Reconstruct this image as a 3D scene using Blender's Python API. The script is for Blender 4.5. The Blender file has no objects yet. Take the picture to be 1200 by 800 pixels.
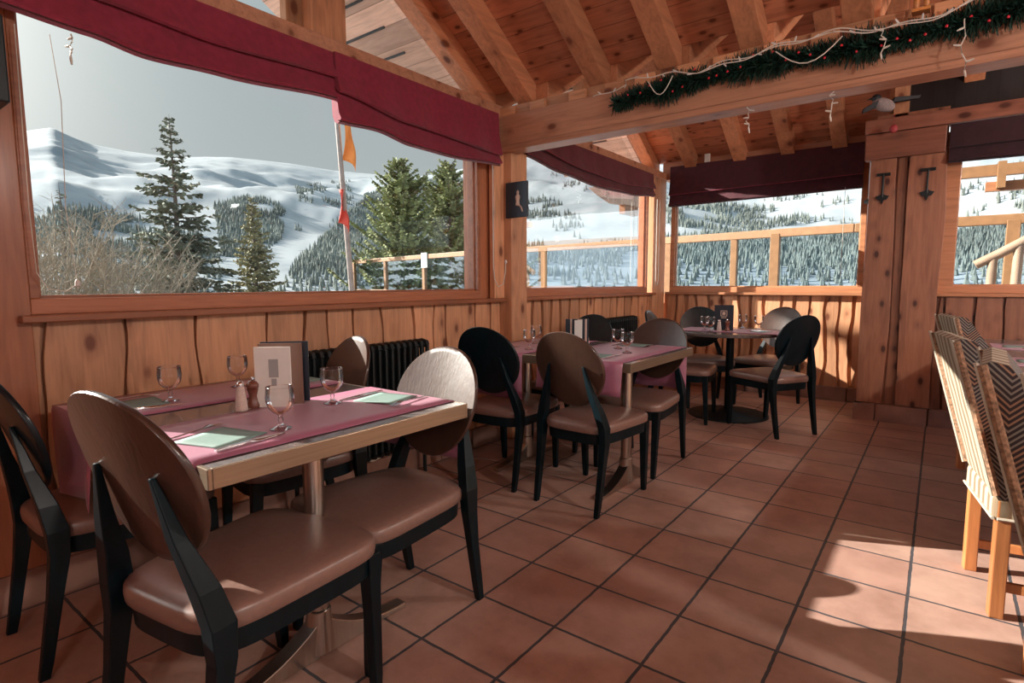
import bpy, math, random
from mathutils import Vector, Matrix
random.seed(7)
scn = bpy.context.scene
COL = scn.collection
PI = math.pi
R = math.radians
CAM_H = 1.2128
rnd = random.random
def U(a, b): return a + (b - a) * random.random()

# ------------------------------------------------------------------ materials
def new_mat(name):
    m = bpy.data.materials.new(name); m.use_nodes = True
    nt = m.node_tree; nt.nodes.clear()
    out = nt.nodes.new('ShaderNodeOutputMaterial')
    b = nt.nodes.new('ShaderNodeBsdfPrincipled')
    nt.links.new(b.outputs[0], out.inputs[0])
    return m, nt, b, out
def N(nt, t, **k):
    n = nt.nodes.new(t)
    for a, v in k.items(): setattr(n, a, v)
    return n
def ramp(nt, fac, stops):
    r = N(nt, 'ShaderNodeValToRGB'); e = r.color_ramp.elements
    while len(e) < len(stops): e.new(0.5)
    for i, (p, c) in enumerate(stops):
        e[i].position = p; e[i].color = (*c, 1) if len(c) == 3 else c
    nt.links.new(fac, r.inputs[0]); return r.outputs[0]
def math_n(nt, op, a, b=None, c=None):
    n = N(nt, 'ShaderNodeMath', operation=op)
    for i, x in enumerate((a, b, c)):
        if x is None: continue
        if isinstance(x, (int, float)): n.inputs[i].default_value = x
        else: nt.links.new(x, n.inputs[i])
    return n.outputs[0]
def mixc(nt, f, a, b, mode='MIX'):
    n = N(nt, 'ShaderNodeMix', data_type='RGBA', blend_type=mode)
    for s, x in ((0, f), (6, a), (7, b)):
        if isinstance(x, (int, float)): n.inputs[s].default_value = x
        elif isinstance(x, tuple): n.inputs[s].default_value = (*x, 1)
        else: nt.links.new(x, n.inputs[s])
    return n.outputs[2]
def simple(name, col, rough=0.5, metal=0.0, spec=0.5, noise=0.0, nscale=20, coat=0, bump=0, stretch=(1, 1, 1), coatrough=.1, sheen=0):
    m, nt, b, out = new_mat(name)
    b.inputs['Roughness'].default_value = rough; b.inputs['Metallic'].default_value = metal
    b.inputs['Specular IOR Level'].default_value = spec
    b.inputs['Coat Weight'].default_value = coat; b.inputs['Coat Roughness'].default_value = coatrough
    b.inputs['Sheen Weight'].default_value = sheen
    if noise or bump:
        tc = N(nt, 'ShaderNodeTexCoord'); mp = N(nt, 'ShaderNodeMapping'); mp.inputs['Scale'].default_value = stretch
        nt.links.new(tc.outputs['Object'], mp.inputs[0])
        nz = N(nt, 'ShaderNodeTexNoise'); nz.inputs['Scale'].default_value = nscale; nz.inputs['Detail'].default_value = 4
        nt.links.new(mp.outputs[0], nz.inputs[0])
        c = ramp(nt, nz.outputs[0], [(0.3, tuple(x * (1 - noise) for x in col)), (0.7, tuple(min(1, x * (1 + noise)) for x in col))])
        nt.links.new(c, b.inputs['Base Color'])
        if bump:
            bp = N(nt, 'ShaderNodeBump'); bp.inputs['Strength'].default_value = bump; bp.inputs['Distance'].default_value = .004
            nt.links.new(nz.outputs[0], bp.inputs['Height']); nt.links.new(bp.outputs[0], b.inputs['Normal'])
    else:
        b.inputs['Base Color'].default_value = (*col, 1)
    return m
def wood(name, base, dark, axis='Z', rough=0.45, knots=True, knotscale=1.0, coat=0.0, var=0.35, planks=None, spec=.4):
    """pine-like grain running along the given axis; planks = width of boards (board joints across)"""
    m, nt, b, out = new_mat(name)
    tc = N(nt, 'ShaderNodeTexCoord'); at = N(nt, 'ShaderNodeAttribute', attribute_name='rnd')
    off = N(nt, 'ShaderNodeVectorMath', operation='MULTIPLY_ADD')
    cmb = N(nt, 'ShaderNodeCombineXYZ')
    for i in range(3): nt.links.new(at.outputs['Fac'], cmb.inputs[i])
    nt.links.new(cmb.outputs[0], off.inputs[0]); off.inputs[1].default_value = (37, 53, 29); nt.links.new(tc.outputs['Object'], off.inputs[2])
    vec = off.outputs[0]
    prand = at.outputs['Fac']
    joint = None
    if planks:
        sep = N(nt, 'ShaderNodeSeparateXYZ'); nt.links.new(tc.outputs['Object'], sep.inputs[0])
        w, ax = planks
        q = math_n(nt, 'DIVIDE', sep.outputs[ax], w)
        fl = math_n(nt, 'FLOOR', q); fr = math_n(nt, 'FRACT', q)
        wn = N(nt, 'ShaderNodeTexWhiteNoise', noise_dimensions='1D'); nt.links.new(fl, wn.inputs['W'])
        prand = wn.outputs[0]
        cm2 = N(nt, 'ShaderNodeCombineXYZ')
        for i in range(3): nt.links.new(prand, cm2.inputs[i])
        o2 = N(nt, 'ShaderNodeVectorMath', operation='MULTIPLY_ADD'); nt.links.new(cm2.outputs[0], o2.inputs[0]); o2.inputs[1].default_value = (17, 13, 19)
        nt.links.new(vec, o2.inputs[2]); vec = o2.outputs[0]
        jd = math_n(nt, 'MINIMUM', fr, math_n(nt, 'SUBTRACT', 1.0, fr))
        joint = math_n(nt, 'LESS_THAN', jd, .022)
    sc = {'X': (1.2, 14, 14), 'Y': (14, 1.2, 14), 'Z': (14, 14, 1.2)}[axis]
    mp = N(nt, 'ShaderNodeMapping'); mp.inputs['Scale'].default_value = sc; nt.links.new(vec, mp.inputs[0])
    n1 = N(nt, 'ShaderNodeTexNoise'); n1.inputs['Scale'].default_value = 1.3; n1.inputs['Detail'].default_value = 6; n1.inputs['Distortion'].default_value = 1.2
    nt.links.new(mp.outputs[0], n1.inputs[0])
    n2 = N(nt, 'ShaderNodeTexNoise'); n2.inputs['Scale'].default_value = 6.; n2.inputs['Detail'].default_value = 3
    nt.links.new(mp.outputs[0], n2.inputs[0])
    mixd = tuple(x * .75 + y * .25 for x, y in zip(base, dark))
    c = ramp(nt, n1.outputs[0], [(0.32, mixd), (0.5, base), (0.72, tuple(min(1, x * 1.12) for x in base))])
    c2 = ramp(nt, n2.outputs[0], [(0.35, (.90, .87, .85)), (0.6, (1, 1, 1))])
    c = mixc(nt, 1.0, c, c2, 'MULTIPLY')
    pr = ramp(nt, prand, [(0, (1 - var,) * 3), (1, (1 + var * .3,) * 3)])
    c = mixc(nt, 1.0, c, pr, 'MULTIPLY')
    if knots:
        s2 = {'X': (4.5, 8, 8), 'Y': (8, 4.5, 8), 'Z': (8, 8, 4.5)}[axis]
        mk = N(nt, 'ShaderNodeMapping'); mk.inputs['Scale'].default_value = tuple(x * knotscale for x in s2); nt.links.new(vec, mk.inputs[0])
        vo = N(nt, 'ShaderNodeTexVoronoi'); vo.inputs['Scale'].default_value = 1.0; nt.links.new(mk.outputs[0], vo.inputs[0])
        wn = N(nt, 'ShaderNodeSeparateColor'); nt.links.new(vo.outputs['Color'], wn.inputs[0])
        has = math_n(nt, 'GREATER_THAN', wn.outputs[0], .35 if not planks else .12)
        k = ramp(nt, vo.outputs['Distance'], [(0.0, (1, 1, 1)), (0.14, (.9, .9, .9)), (0.22, (.28, .28, .28)), (0.42, (0, 0, 0))])
        kk = math_n(nt, 'MULTIPLY', k, has)
        c = mixc(nt, kk, c, dark)
    if joint: c = mixc(nt, math_n(nt, 'MULTIPLY', joint, .5), c, tuple(x * .35 for x in dark))
    nt.links.new(c, b.inputs['Base Color'])
    b.inputs['Roughness'].default_value = rough; b.inputs['Coat Weight'].default_value = coat; b.inputs['Coat Roughness'].default_value = .18
    b.inputs['Specular IOR Level'].default_value = spec
    bp = N(nt, 'ShaderNodeBump'); bp.inputs['Strength'].default_value = .25; bp.inputs['Distance'].default_value = .003
    nt.links.new(n2.outputs[0], bp.inputs['Height']); nt.links.new(bp.outputs[0], b.inputs['Normal'])
    return m

M = {}
PINE = (.72, .36, .19); PDK = (.16, .045, .022)
M['pineX'] = wood('pine_x', PINE, PDK, 'X'); M['pineY'] = wood('pine_y', PINE, PDK, 'Y'); M['pineZ'] = wood('pine_z', (.76, .385, .21), PDK, 'Z', coat=.1)
M['frameY'] = wood('frame_y', (.46, .17, .08), PDK, 'Y', knots=False, coat=.3); M['frameZ'] = wood('frame_z', (.46, .17, .08), PDK, 'Z', knots=False, coat=.3)
M['frameX'] = wood('frame_x', (.58, .26, .13), PDK, 'X', knots=False, coat=.2)
M['ceil'] = wood('ceiling_boards', (.70, .29, .16), PDK, 'X', planks=(.115, 1), knotscale=1.9, var=.3)
M['rafter'] = wood('rafter_pine', (.68, .30, .155), PDK, 'Y')
M['beam'] = wood('beam_pine', (.66, .33, .20), PDK, 'X', coat=.15)
M['soffit'] = wood('soffit_boards', (.86, .56, .42), PDK, 'X', planks=(.14, 1), knots=False)
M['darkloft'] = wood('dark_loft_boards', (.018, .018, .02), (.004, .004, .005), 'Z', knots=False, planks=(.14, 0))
M['slab'] = wood('slab_pine', (.36, .16, .095), (.05, .018, .015), 'Z', knotscale=1.3)
M['slabX'] = wood('slab_header', (.32, .135, .09), (.06, .02, .015), 'X')
M['blocker'] = wood('blocker_boards', (.30, .13, .06), PDK, 'X', planks=(.2, 2))
M['black'] = simple('black_stained_wood', (.002, .009, .013), .42, spec=.22, coat=.05, coatrough=.2, noise=.3, nscale=8, stretch=(6, 6, 1))
M['blackdisc'] = simple('black_veneer', (.003, .010, .014), .34, spec=.3, coat=.25, coatrough=.16, noise=.4, nscale=6, stretch=(8, 8, .6))
M['browndisc'] = wood('walnut_veneer', (.070, .036, .025), (.035, .015, .012), 'Z', rough=.36, knots=False, coat=.45)
M['vinyl'] = simple('taupe_vinyl', (.22, .13, .105), .36, coat=.25, coatrough=.3, noise=.08, nscale=60)
M['darkvinyl'] = simple('dark_vinyl', (.10, .05, .045), .3, coat=.35, coatrough=.28, noise=.1, nscale=60)
M['steel'] = simple('brushed_steel', (.52, .47, .42), .28, metal=1, noise=.08, nscale=80, stretch=(1, 1, .05))
M['edge'] = simple('table_edge_band', (.34, .26, .19), .3, metal=.65, noise=.12, nscale=40, stretch=(1, .1, 3))
M['tabletop'] = simple('grey_laminate', (.13, .11, .105), .22, noise=.25, nscale=8, stretch=(1, 12, 1), coat=.3)
M['cutlery'] = simple('polished_steel', (.75, .75, .76), .14, metal=1)
M['runner'] = simple('rose_paper', (.40, .14, .225), .38, noise=.06, nscale=120, spec=.8, sheen=.15)
M['napkin'] = simple('green_paper', (.22, .33, .30), .7, noise=.06, nscale=50)
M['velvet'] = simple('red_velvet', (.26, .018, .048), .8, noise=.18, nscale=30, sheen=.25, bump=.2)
M['velvetdk'] = simple('red_velvet_shaded', (.13, .014, .026), .85, noise=.25, nscale=20, sheen=.25, bump=.2)  # same red cloth, darkened so the colour carries its shade
M['velvetfar'] = simple('red_velvet_deep_shade', (.065, .010, .018), .85, noise=.25, nscale=20, sheen=.15, bump=.2)  # red blind cloth with the far window's shade mixed into the colour
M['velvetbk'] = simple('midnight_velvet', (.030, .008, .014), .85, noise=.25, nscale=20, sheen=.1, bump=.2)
M['iron'] = simple('black_iron', (.006, .012, .014), .45, metal=.2, noise=.3, nscale=30)
M['white'] = simple('white_plastic', (.72, .70, .66), .4)
M['cord'] = simple('white_cord', (.72, .68, .60), .6)
M['redberry'] = simple('red_berry', (.75, .03, .06), .3)
M['needle'] = simple('garland_needles', (.008, .040, .026), .6, noise=.5, nscale=30)
M['cream'] = simple('cream_card', (.76, .75, .70), .5, noise=.04, nscale=30)
M['grey_card'] = simple('grey_card', (.35, .36, .36), .45)
M['brown_card'] = simple('brown_card', (.17, .085, .06), .4)
M['navy_card'] = simple('navy_card', (.012, .018, .03), .35)
M['salt'] = simple('salt', (.62, .50, .44), .8, noise=.15, nscale=200)
M['millwood'] = simple('pepper_mill_wood', (.17, .055, .035), .25, noise=.3, nscale=10, stretch=(3, 3, 1), coat=.5)
M['bark'] = simple('bark', (.16, .13, .11), .9, noise=.4, nscale=14, stretch=(1, 1, .3))
M['twig'] = simple('bare_twigs', (.33, .27, .20), .9, noise=.3, nscale=8)
M['spruce'] = simple('spruce_needles', (.16, .17, .12), .8, noise=.5, nscale=1.5)
M['pinegreen'] = simple('pine_needles', (.26, .28, .12), .8, noise=.5, nscale=2.2)
M['larch'] = simple('larch_needles', (.30, .28, .16), .8, noise=.4, nscale=2)
M['flag'] = simple('orange_flag_cloth', (.85, .28, .06), .7, noise=.1, nscale=6)
M['flagred'] = simple('red_flag_cloth', (.70, .08, .05), .7)
M['pole'] = simple('weathered_pole', (.30, .24, .21), .6, noise=.2, nscale=10)
M['rail'] = simple('larch_rail', (.30, .15, .065), .55, noise=.15, nscale=10)
M['log'] = simple('peeled_log', (.33, .22, .15), .6, noise=.2, nscale=6, bump=.3)
M['chairleg'] = wood('orange_beech', (.52, .20, .07), PDK, 'Z', knots=False, coat=.3)
M['bird_black'] = simple('black_feathers', (.012, .016, .022), .6)
M['bird_white'] = simple('pale_feathers', (.30, .26, .26), .8, noise=.2, nscale=80)
M['redorn'] = simple('red_ornament', (.42, .06, .07), .5)
M['lampshade'] = simple('amber_wood', (.60, .24, .07), .4, noise=.2, nscale=10)

def glass_mat(name, tint, ior=1.45, edge=0.0, maxr=.9):
    m, nt, b, out = new_mat(name); nt.nodes.remove(b)
    tr = N(nt, 'ShaderNodeBsdfTransparent'); tr.inputs[0].default_value = (*tint, 1)
    gl = N(nt, 'ShaderNodeBsdfGlossy'); gl.inputs['Roughness'].default_value = .02; gl.inputs[0].default_value = (.95, .97, 1, 1)
    fr = N(nt, 'ShaderNodeFresnel'); fr.inputs[0].default_value = ior
    mx = N(nt, 'ShaderNodeMixShader')
    f = math_n(nt, 'MULTIPLY', fr.outputs[0], maxr)
    if edge:
        lw = N(nt, 'ShaderNodeLayerWeight'); lw.inputs[0].default_value = .5
        f = math_n(nt, 'MINIMUM', math_n(nt, 'ADD', f, math_n(nt, 'MULTIPLY', math_n(nt, 'POWER', lw.outputs['Facing'], 3.0), edge)), .95)
    nt.links.new(f, mx.inputs[0]); nt.links.new(tr.outputs[0], mx.inputs[1]); nt.links.new(gl.outputs[0], mx.inputs[2])
    nt.links.new(mx.outputs[0], out.inputs[0]); return m
M['pane'] = glass_mat('window_glass', (.95, .965, .965), 1.3, maxr=.35)
M['windbreak'] = glass_mat('terrace_glass', (.84, .89, .93), 1.3, maxr=.3)
M['glass'] = glass_mat('drinking_glass', (.99, .99, .99), 1.5, edge=.55)

def tile_mat():
    m, nt, b, out = new_mat('terracotta_floor')
    tc = N(nt, 'ShaderNodeTexCoord'); mp = N(nt, 'ShaderNodeMapping')
    mp.inputs['Location'].default_value = (1.678 + 3.3 * 3, 3.3 * 3 - 1.5877, 0)
    nt.links.new(tc.outputs['Object'], mp.inputs[0])
    wob = N(nt, 'ShaderNodeTexNoise'); wob.inputs['Scale'].default_value = 22; wob.inputs['Detail'].default_value = 2
    nt.links.new(tc.outputs['Object'], wob.inputs[0])
    av = N(nt, 'ShaderNodeVectorMath', operation='MULTIPLY_ADD'); nt.links.new(wob.outputs['Color'], av.inputs[0]); av.inputs[1].default_value = (.006, .006, 0); nt.links.new(mp.outputs[0], av.inputs[2])
    br = N(nt, 'ShaderNodeTexBrick'); br.offset = 0; br.squash = 1
    br.inputs['Scale'].default_value = 1; br.inputs['Brick Width'].default_value = .33; br.inputs['Row Height'].default_value = .33
    br.inputs['Mortar Size'].default_value = .0062; br.inputs['Mortar Smooth'].default_value = .2
    br.inputs['Color1'].default_value = (.48, .31, .25, 1); br.inputs['Color2'].default_value = (.41, .235, .19, 1); br.inputs['Mortar'].default_value = (.075, .075, .085, 1); br.inputs['Bias'].default_value = -.2
    nt.links.new(av.outputs[0], br.inputs[0])
    n1 = N(nt, 'ShaderNodeTexNoise'); n1.inputs['Scale'].default_value = 3.5; n1.inputs['Detail'].default_value = 8; n1.inputs['Roughness'].default_value = .7
    nt.links.new(tc.outputs['Object'], n1.inputs[0])
    c = mixc(nt, 1.0, br.outputs['Color'], ramp(nt, n1.outputs[0], [(0.3, (.72, .68, .66)), (.55, (1, 1, 1)), (.75, (1.15, 1.18, 1.15))]), 'MULTIPLY')
    nt.links.new(c, b.inputs['Base Color'])
    b.inputs['Roughness'].default_value = .5; b.inputs['Specular IOR Level'].default_value = .35
    rr = ramp(nt, n1.outputs[0], [(0.3, (.42,) * 3), (.7, (.62,) * 3)]); nt.links.new(rr, b.inputs['Roughness'])
    bp = N(nt, 'ShaderNodeBump'); bp.inputs['Strength'].default_value = .5; bp.inputs['Distance'].default_value = .004; bp.invert = True
    nt.links.new(br.outputs['Fac'], bp.inputs['Height']); nt.links.new(bp.outputs[0], b.inputs['Normal'])
    return m
M['tile'] = tile_mat()
M['basetile'] = simple('skirting_tile', (.30, .17, .13), .5, noise=.3, nscale=5)
def snow_mat():
    m, nt, b, out = new_mat('mountain_snow')
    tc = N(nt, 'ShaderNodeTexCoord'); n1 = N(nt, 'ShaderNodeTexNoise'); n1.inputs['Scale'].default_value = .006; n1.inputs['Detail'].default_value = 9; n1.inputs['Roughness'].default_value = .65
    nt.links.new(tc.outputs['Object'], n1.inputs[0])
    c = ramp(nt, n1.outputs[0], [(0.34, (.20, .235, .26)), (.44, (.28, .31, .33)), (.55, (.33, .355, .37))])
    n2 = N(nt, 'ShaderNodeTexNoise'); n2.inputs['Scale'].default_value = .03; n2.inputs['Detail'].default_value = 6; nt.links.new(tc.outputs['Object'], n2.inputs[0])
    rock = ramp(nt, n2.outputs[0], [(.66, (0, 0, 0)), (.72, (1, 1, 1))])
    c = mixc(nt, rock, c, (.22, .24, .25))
    nt.links.new(c, b.inputs['Base Color']); b.inputs['Roughness'].default_value = .9
    return m
M['snow'] = snow_mat()
M['snowground'] = simple('snowy_ground', (.42, .44, .46), .9, noise=.15, nscale=.8)
M['fir'] = simple('distant_fir', (.155, .17, .15), .95, noise=.35, nscale=.01)  # pale grey-green: distance haze is mixed into the needle colour
def zig_mat():
    m, nt, b, out = new_mat('chevron_weave')
    tc = N(nt, 'ShaderNodeTexCoord'); sp = N(nt, 'ShaderNodeSeparateXYZ'); nt.links.new(tc.outputs['Object'], sp.inputs[0])
    u = math_n(nt, 'ADD', sp.outputs[0], math_n(nt, 'MULTIPLY', sp.outputs[1], .6))
    tri = math_n(nt, 'ABSOLUTE', math_n(nt, 'SUBTRACT', math_n(nt, 'FRACT', math_n(nt, 'MULTIPLY', u, 9.0)), .5))
    blk = math_n(nt, 'FLOOR', math_n(nt, 'MULTIPLY', sp.outputs[2], 9.0))
    v = math_n(nt, 'ADD', math_n(nt, 'MULTIPLY', sp.outputs[2], 62.0), math_n(nt, 'MULTIPLY', tri, 7.0))
    st = math_n(nt, 'LESS_THAN', math_n(nt, 'FRACT', v), .42)
    wn = N(nt, 'ShaderNodeTexWhiteNoise', noise_dimensions='1D'); nt.links.new(math_n(nt, 'FLOOR', math_n(nt, 'MULTIPLY', v, .25)), wn.inputs['W'])
    lc = mixc(nt, math_n(nt, 'GREATER_THAN', wn.outputs[0], .5), (.34, .20, .13), (.24, .22, .19))
    c = mixc(nt, st, (.035, .026, .028), lc)
    nt.links.new(c, b.inputs['Base Color']); b.inputs['Roughness'].default_value = .85
    return m
def wave_mat():
    m, nt, b, out = new_mat('cream_wave_weave')
    tc = N(nt, 'ShaderNodeTexCoord'); mp = N(nt, 'ShaderNodeMapping'); nt.links.new(tc.outputs['Object'], mp.inputs[0])
    w = N(nt, 'ShaderNodeTexWave', wave_type='BANDS', bands_direction='Y'); w.inputs['Scale'].default_value = 4.6; w.inputs['Distortion'].default_value = 1.6; w.inputs['Detail'].default_value = 0; w.inputs['Detail Scale'].default_value = 2
    nt.links.new(mp.outputs[0], w.inputs[0])
    c = ramp(nt, w.outputs['Fac'], [(0.2, (.20, .14, .085)), (.45, (.34, .28, .20)), (.9, (.42, .37, .29))])
    nt.links.new(c, b.inputs['Base Color']); b.inputs['Roughness'].default_value = .9
    return m
M['zig'] = zig_mat(); M['wave'] = wave_mat()
M['braid'] = simple('brown_braid', (.30, .17, .10), .8, noise=.6, nscale=90)
M['piping'] = simple('cream_piping', (.45, .40, .32), .7)
M['emblem'] = simple('printed_emblem', (.62, .45, .36), .5)
M['paper'] = simple('notice_paper', (.62, .66, .68), .6)
M['porthole'] = simple('ceramic', (.4, .4, .4), .3)

# ------------------------------------------------------------------ mesh builder
class MB:
    def __init__(s): s.v = []; s.f = []; s.mi = []; s.rn = []
    def add(s, vs, fs, r=None, mi=0):
        o = len(s.v); s.v += [tuple(v) for v in vs]; r = rnd() if r is None else r
        for f in fs: s.f.append([i + o for i in f]); s.mi.append(mi); s.rn.append(r)
        return s
    def box(s, x0, x1, y0, y1, z0, z1, mi=0, r=None, mat=None):
        vs = [(x, y, z) for z in (z0, z1) for y in (y0, y1) for x in (x0, x1)]
        if mat: vs = [mat @ Vector(v) for v in vs]
        return s.add(vs, [(0, 2, 3, 1), (4, 5, 7, 6), (0, 1, 5, 4), (2, 6, 7, 3), (0, 4, 6, 2), (1, 3, 7, 5)], r, mi)
    def loft(s, rings, cap=True, mi=0, r=None):
        n = len(rings[0]); vs = [p for rg in rings for p in rg]; fs = []
        for k in range(len(rings) - 1):
            for i in range(n):
                j = (i + 1) % n; fs.append((k * n + i, k * n + j, (k + 1) * n + j, (k + 1) * n + i))
        if cap: fs.append(tuple(reversed(range(n)))); fs.append(tuple((len(rings) - 1) * n + i for i in range(n)))
        return s.add(vs, fs, r, mi)
    def tube(s, pts, rad, n=8, mi=0, r=None, cap=True):
        pts = [Vector(p) for p in pts]; rings = []
        for i, p in enumerate(pts):
            d = (pts[min(i + 1, len(pts) - 1)] - pts[max(i - 1, 0)]).normalized()
            a = d.cross(Vector((0, 0, 1)));
            if a.length < .05: a = d.cross(Vector((1, 0, 0)))
            a.normalize(); b = d.cross(a)
            rr = rad[i] if isinstance(rad, (list, tuple)) else rad
            rings.append([p + (a * math.cos(2 * PI * k / n) + b * math.sin(2 * PI * k / n)) * rr for k in range(n)])
        return s.loft(rings, cap, mi, r)
    def lathe(s, prof, c=(0, 0, 0), n=24, mi=0, r=None, cap=True):
        rings = [[(c[0] + q * math.cos(2 * PI * k / n), c[1] + q * math.sin(2 * PI * k / n), c[2] + z) for k in range(n)] for q, z in prof]
        return s.loft(rings, cap, mi, r)
    def prism(s, poly, fn0, fn1, mi=0, r=None):
        return s.loft([[fn0(*p) for p in poly], [fn1(*p) for p in poly]], True, mi, r)
    def build(s, name, mats, parent=None, smooth=False, bevel=0, label=None, cat=None, group=None, kind=None, loc=None, rotz=0, seg=2):
        me = bpy.data.meshes.new(name); me.from_pydata(s.v, [], s.f)
        if not isinstance(mats, (list, tuple)): mats = [mats]
        for m in mats: me.materials.append(M[m] if isinstance(m, str) else m)
        me.polygons.foreach_set('material_index', s.mi)
        if smooth: me.polygons.foreach_set('use_smooth', [True] * len(s.f))
        a = me.attributes.new('rnd', 'FLOAT', 'FACE'); a.data.foreach_set('value', s.rn)
        me.update()
        o = bpy.data.objects.new(name, me); COL.objects.link(o)
        if parent: o.parent = parent
        if loc: o.location = loc
        if rotz: o.rotation_euler = (0, 0, rotz)
        if smooth:
            try: me.set_sharp_from_angle(angle=R(42))
            except Exception: pass
        if bevel:
            b = o.modifiers.new('bevel', 'BEVEL'); b.width = bevel; b.segments = seg; b.limit_method = 'ANGLE'; b.angle_limit = R(40)
        tag(o, label, cat, group, kind); return o
def tag(o, label=None, cat=None, group=None, kind=None):
    if label: o['label'] = label
    if cat: o['category'] = cat
    if group: o['group'] = group
    if kind: o['kind'] = kind
    return o
def empty(name, loc=(0, 0, 0), rz=0, label=None, cat=None, group=None, kind=None):
    o = bpy.data.objects.new(name, None); COL.objects.link(o); o.location = loc; o.rotation_euler = (0, 0, rz); o.empty_display_size = .1
    return tag(o, label, cat, group, kind)
def copy_tree(o, parent=None):
    c = o.copy(); COL.objects.link(c)
    if parent: c.parent = parent
    for ch in [x for x in list(o.children)]: copy_tree(ch, c)
    return c
def place(proto, used, loc, rz=0, label=None, group=None, sc=None):
    o = copy_tree(proto) if used[0] else proto
    used[0] = True
    o.location = loc; o.rotation_euler = (0, 0, rz)
    if sc: o.scale = (sc,) * 3
    if label: o['label'] = label
    if group: o['group'] = group
    return o

# ------------------------------------------------------------------ camera
cam = bpy.data.cameras.new('camera'); co = bpy.data.objects.new('camera', cam); COL.objects.link(co)
f, yaw, pitch, roll = 658., -.650, -.1028, -.004
fw = Vector((math.sin(yaw) * math.cos(pitch), math.cos(yaw) * math.cos(pitch), math.sin(pitch)))
r0 = Vector((math.cos(yaw), -math.sin(yaw), 0)); u0 = r0.cross(fw)
rt = r0 * math.cos(roll) + u0 * math.sin(roll); up = -r0 * math.sin(roll) + u0 * math.cos(roll)
mw = Matrix.Identity(4)
for i in range(3): mw[i][0] = rt[i]; mw[i][1] = up[i]; mw[i][2] = -fw[i]
mw[2][3] = CAM_H
co.matrix_world = mw
cam.sensor_width = 36; cam.lens = f / 1200 * 36; cam.clip_start = .05; cam.clip_end = 8000
scn.camera = co

# ------------------------------------------------------------------ room dimensions
WX = -2.68           # left wall inner plane
FY = 6.54            # far wall plane
RX, BY = 4.2, -2.56  # right and back walls
PY = 5.83            # pillar / right-hand wall plane
EZ = 2.50            # eaves height of the roof
SL = .61             # roof slope

# floor
b = MB(); b.box(-2.95, RX + .1, BY - .1, FY + .25, -.12, 0); b.build('floor', 'tile', kind='structure')
# board cladding helper: runs along an axis, boards with wavy live edges over a backing
def wavy(a, z0, z1, n=15, amp=.010):
    ph = U(0, 6); k = U(.25, .6); p2 = U(0, 6)
    return [(a + amp * math.sin(ph + k * i) + amp * .35 * math.sin(p2 + 1.1 * i), z0 + (z1 - z0) * i / (n - 1)) for i in range(n)]
def boards(mb, edges, z0, z1, fn, gap=(.012, .03), thick=.024, back=.03, amp=.012):
    """edges along the wall; fn(a, out, z) -> xyz. out=0 is the wall plane, positive is into the room"""
    mb.add([fn(edges[0], -.005, z0), fn(edges[-1], -.005, z0), fn(edges[-1], -.005, z1), fn(edges[0], -.005, z1),
            fn(edges[0], -.04, z0), fn(edges[-1], -.04, z0), fn(edges[-1], -.04, z1), fn(edges[0], -.04, z1)],
           [(0, 1, 2, 3), (7, 6, 5, 4), (0, 4, 5, 1), (3, 2, 6, 7)], .1)
    cl = [wavy(e, z0, z1, amp=amp) for e in edges]; gg = [U(*gap) for e in edges]
    for i in range(len(edges) - 1):
        L = [(a + gg[i] / 2 + amp * .2 * math.sin(q), z) for q, (a, z) in enumerate(cl[i])]; Rr = [(a - gg[i + 1] / 2 + amp * .2 * math.sin(q * .7), z) for q, (a, z) in enumerate(cl[i + 1])]
        rr = rnd()
        n = len(L)
        vs = [fn(a, thick, z) for a, z in L] + [fn(a, thick, z) for a, z in Rr] + [fn(a, 0, z) for a, z in L] + [fn(a, 0, z) for a, z in Rr]
        fs = []
        for k in range(n - 1):
            fs += [(k, n + k, n + k + 1, k + 1), (2 * n + k, k, k + 1, 2 * n + k + 1), (n + k, 3 * n + k, 3 * n + k + 1, n + k + 1)]
        fs += [(n - 1, 2 * n - 1, 4 * n - 1, 3 * n - 1), (0, 2 * n, 3 * n, n)]
        mb.add(vs, fs, rr)
# left wall below windows
b = MB()
fnL = lambda a, o, z: (WX - .06 + o, a, z)
e1 = [-2.5, -2.1, -1.75, -1.4, -1.0, -.65, -.3, .1, .42, .608, .875, 1.18, 1.505, 1.716, 1.86, 2.05, 2.25, 2.509, 2.70, 2.819, 3.115, 3.293, 3.44]
e2 = [3.60, 3.71, 3.86, 4.01, 4.15, 4.299, 4.46, 4.617, 4.77, 4.916, 5.08, 5.261, 5.42, 5.58, 5.76, 5.951, 6.186, 6.5]
boards(b, e1, .14, 1.075, fnL, gap=(.012, .024)); boards(b, e2, .14, 1.075, fnL, gap=(.02, .045))
b.box(-2.95, WX - .10, BY, FY, 0, 1.08, r=.3)          # wall core
b.box(-2.86, WX - .02, BY, -.75, 1.08, 2.44, r=.6)
b.build('wall_left', 'pineZ', kind='structure')
b = MB()
for y in [BY + .33 * i for i in range(28)]:
    b.box(WX - .08, WX - .005, y + .004, min(y + .326, FY), 0, .14)
b.build('baseboard_left', 'basetile', kind='structure', bevel=.003)
# boarding left of window 1 (solid post) and posts above wainscot
b = MB()
b.box(-2.85, WX - .02, .33, .585, 0.0, 2.44); b.box(-2.86, WX - .06, 3.17, 3.46, 1.0, 2.44)
b.build('trim_1', 'frameZ', kind='structure', bevel=.004)
b = MB(); b.box(-2.84, -2.60, 3.42, 3.62, 0, 2.2, r=.4); b.box(WX - .04, WX + .012, 3.30, 3.42, 1.1, 2.2, r=.8)
b.build('trim_2', 'pineZ', kind='structure', bevel=.006)
b = MB(); b.box(-2.86, WX + .01, 6.22, FY + .03, 0.0, 2.48, r=.6); b.build('trim_3', 'pineZ', kind='structure', bevel=.005)

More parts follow.
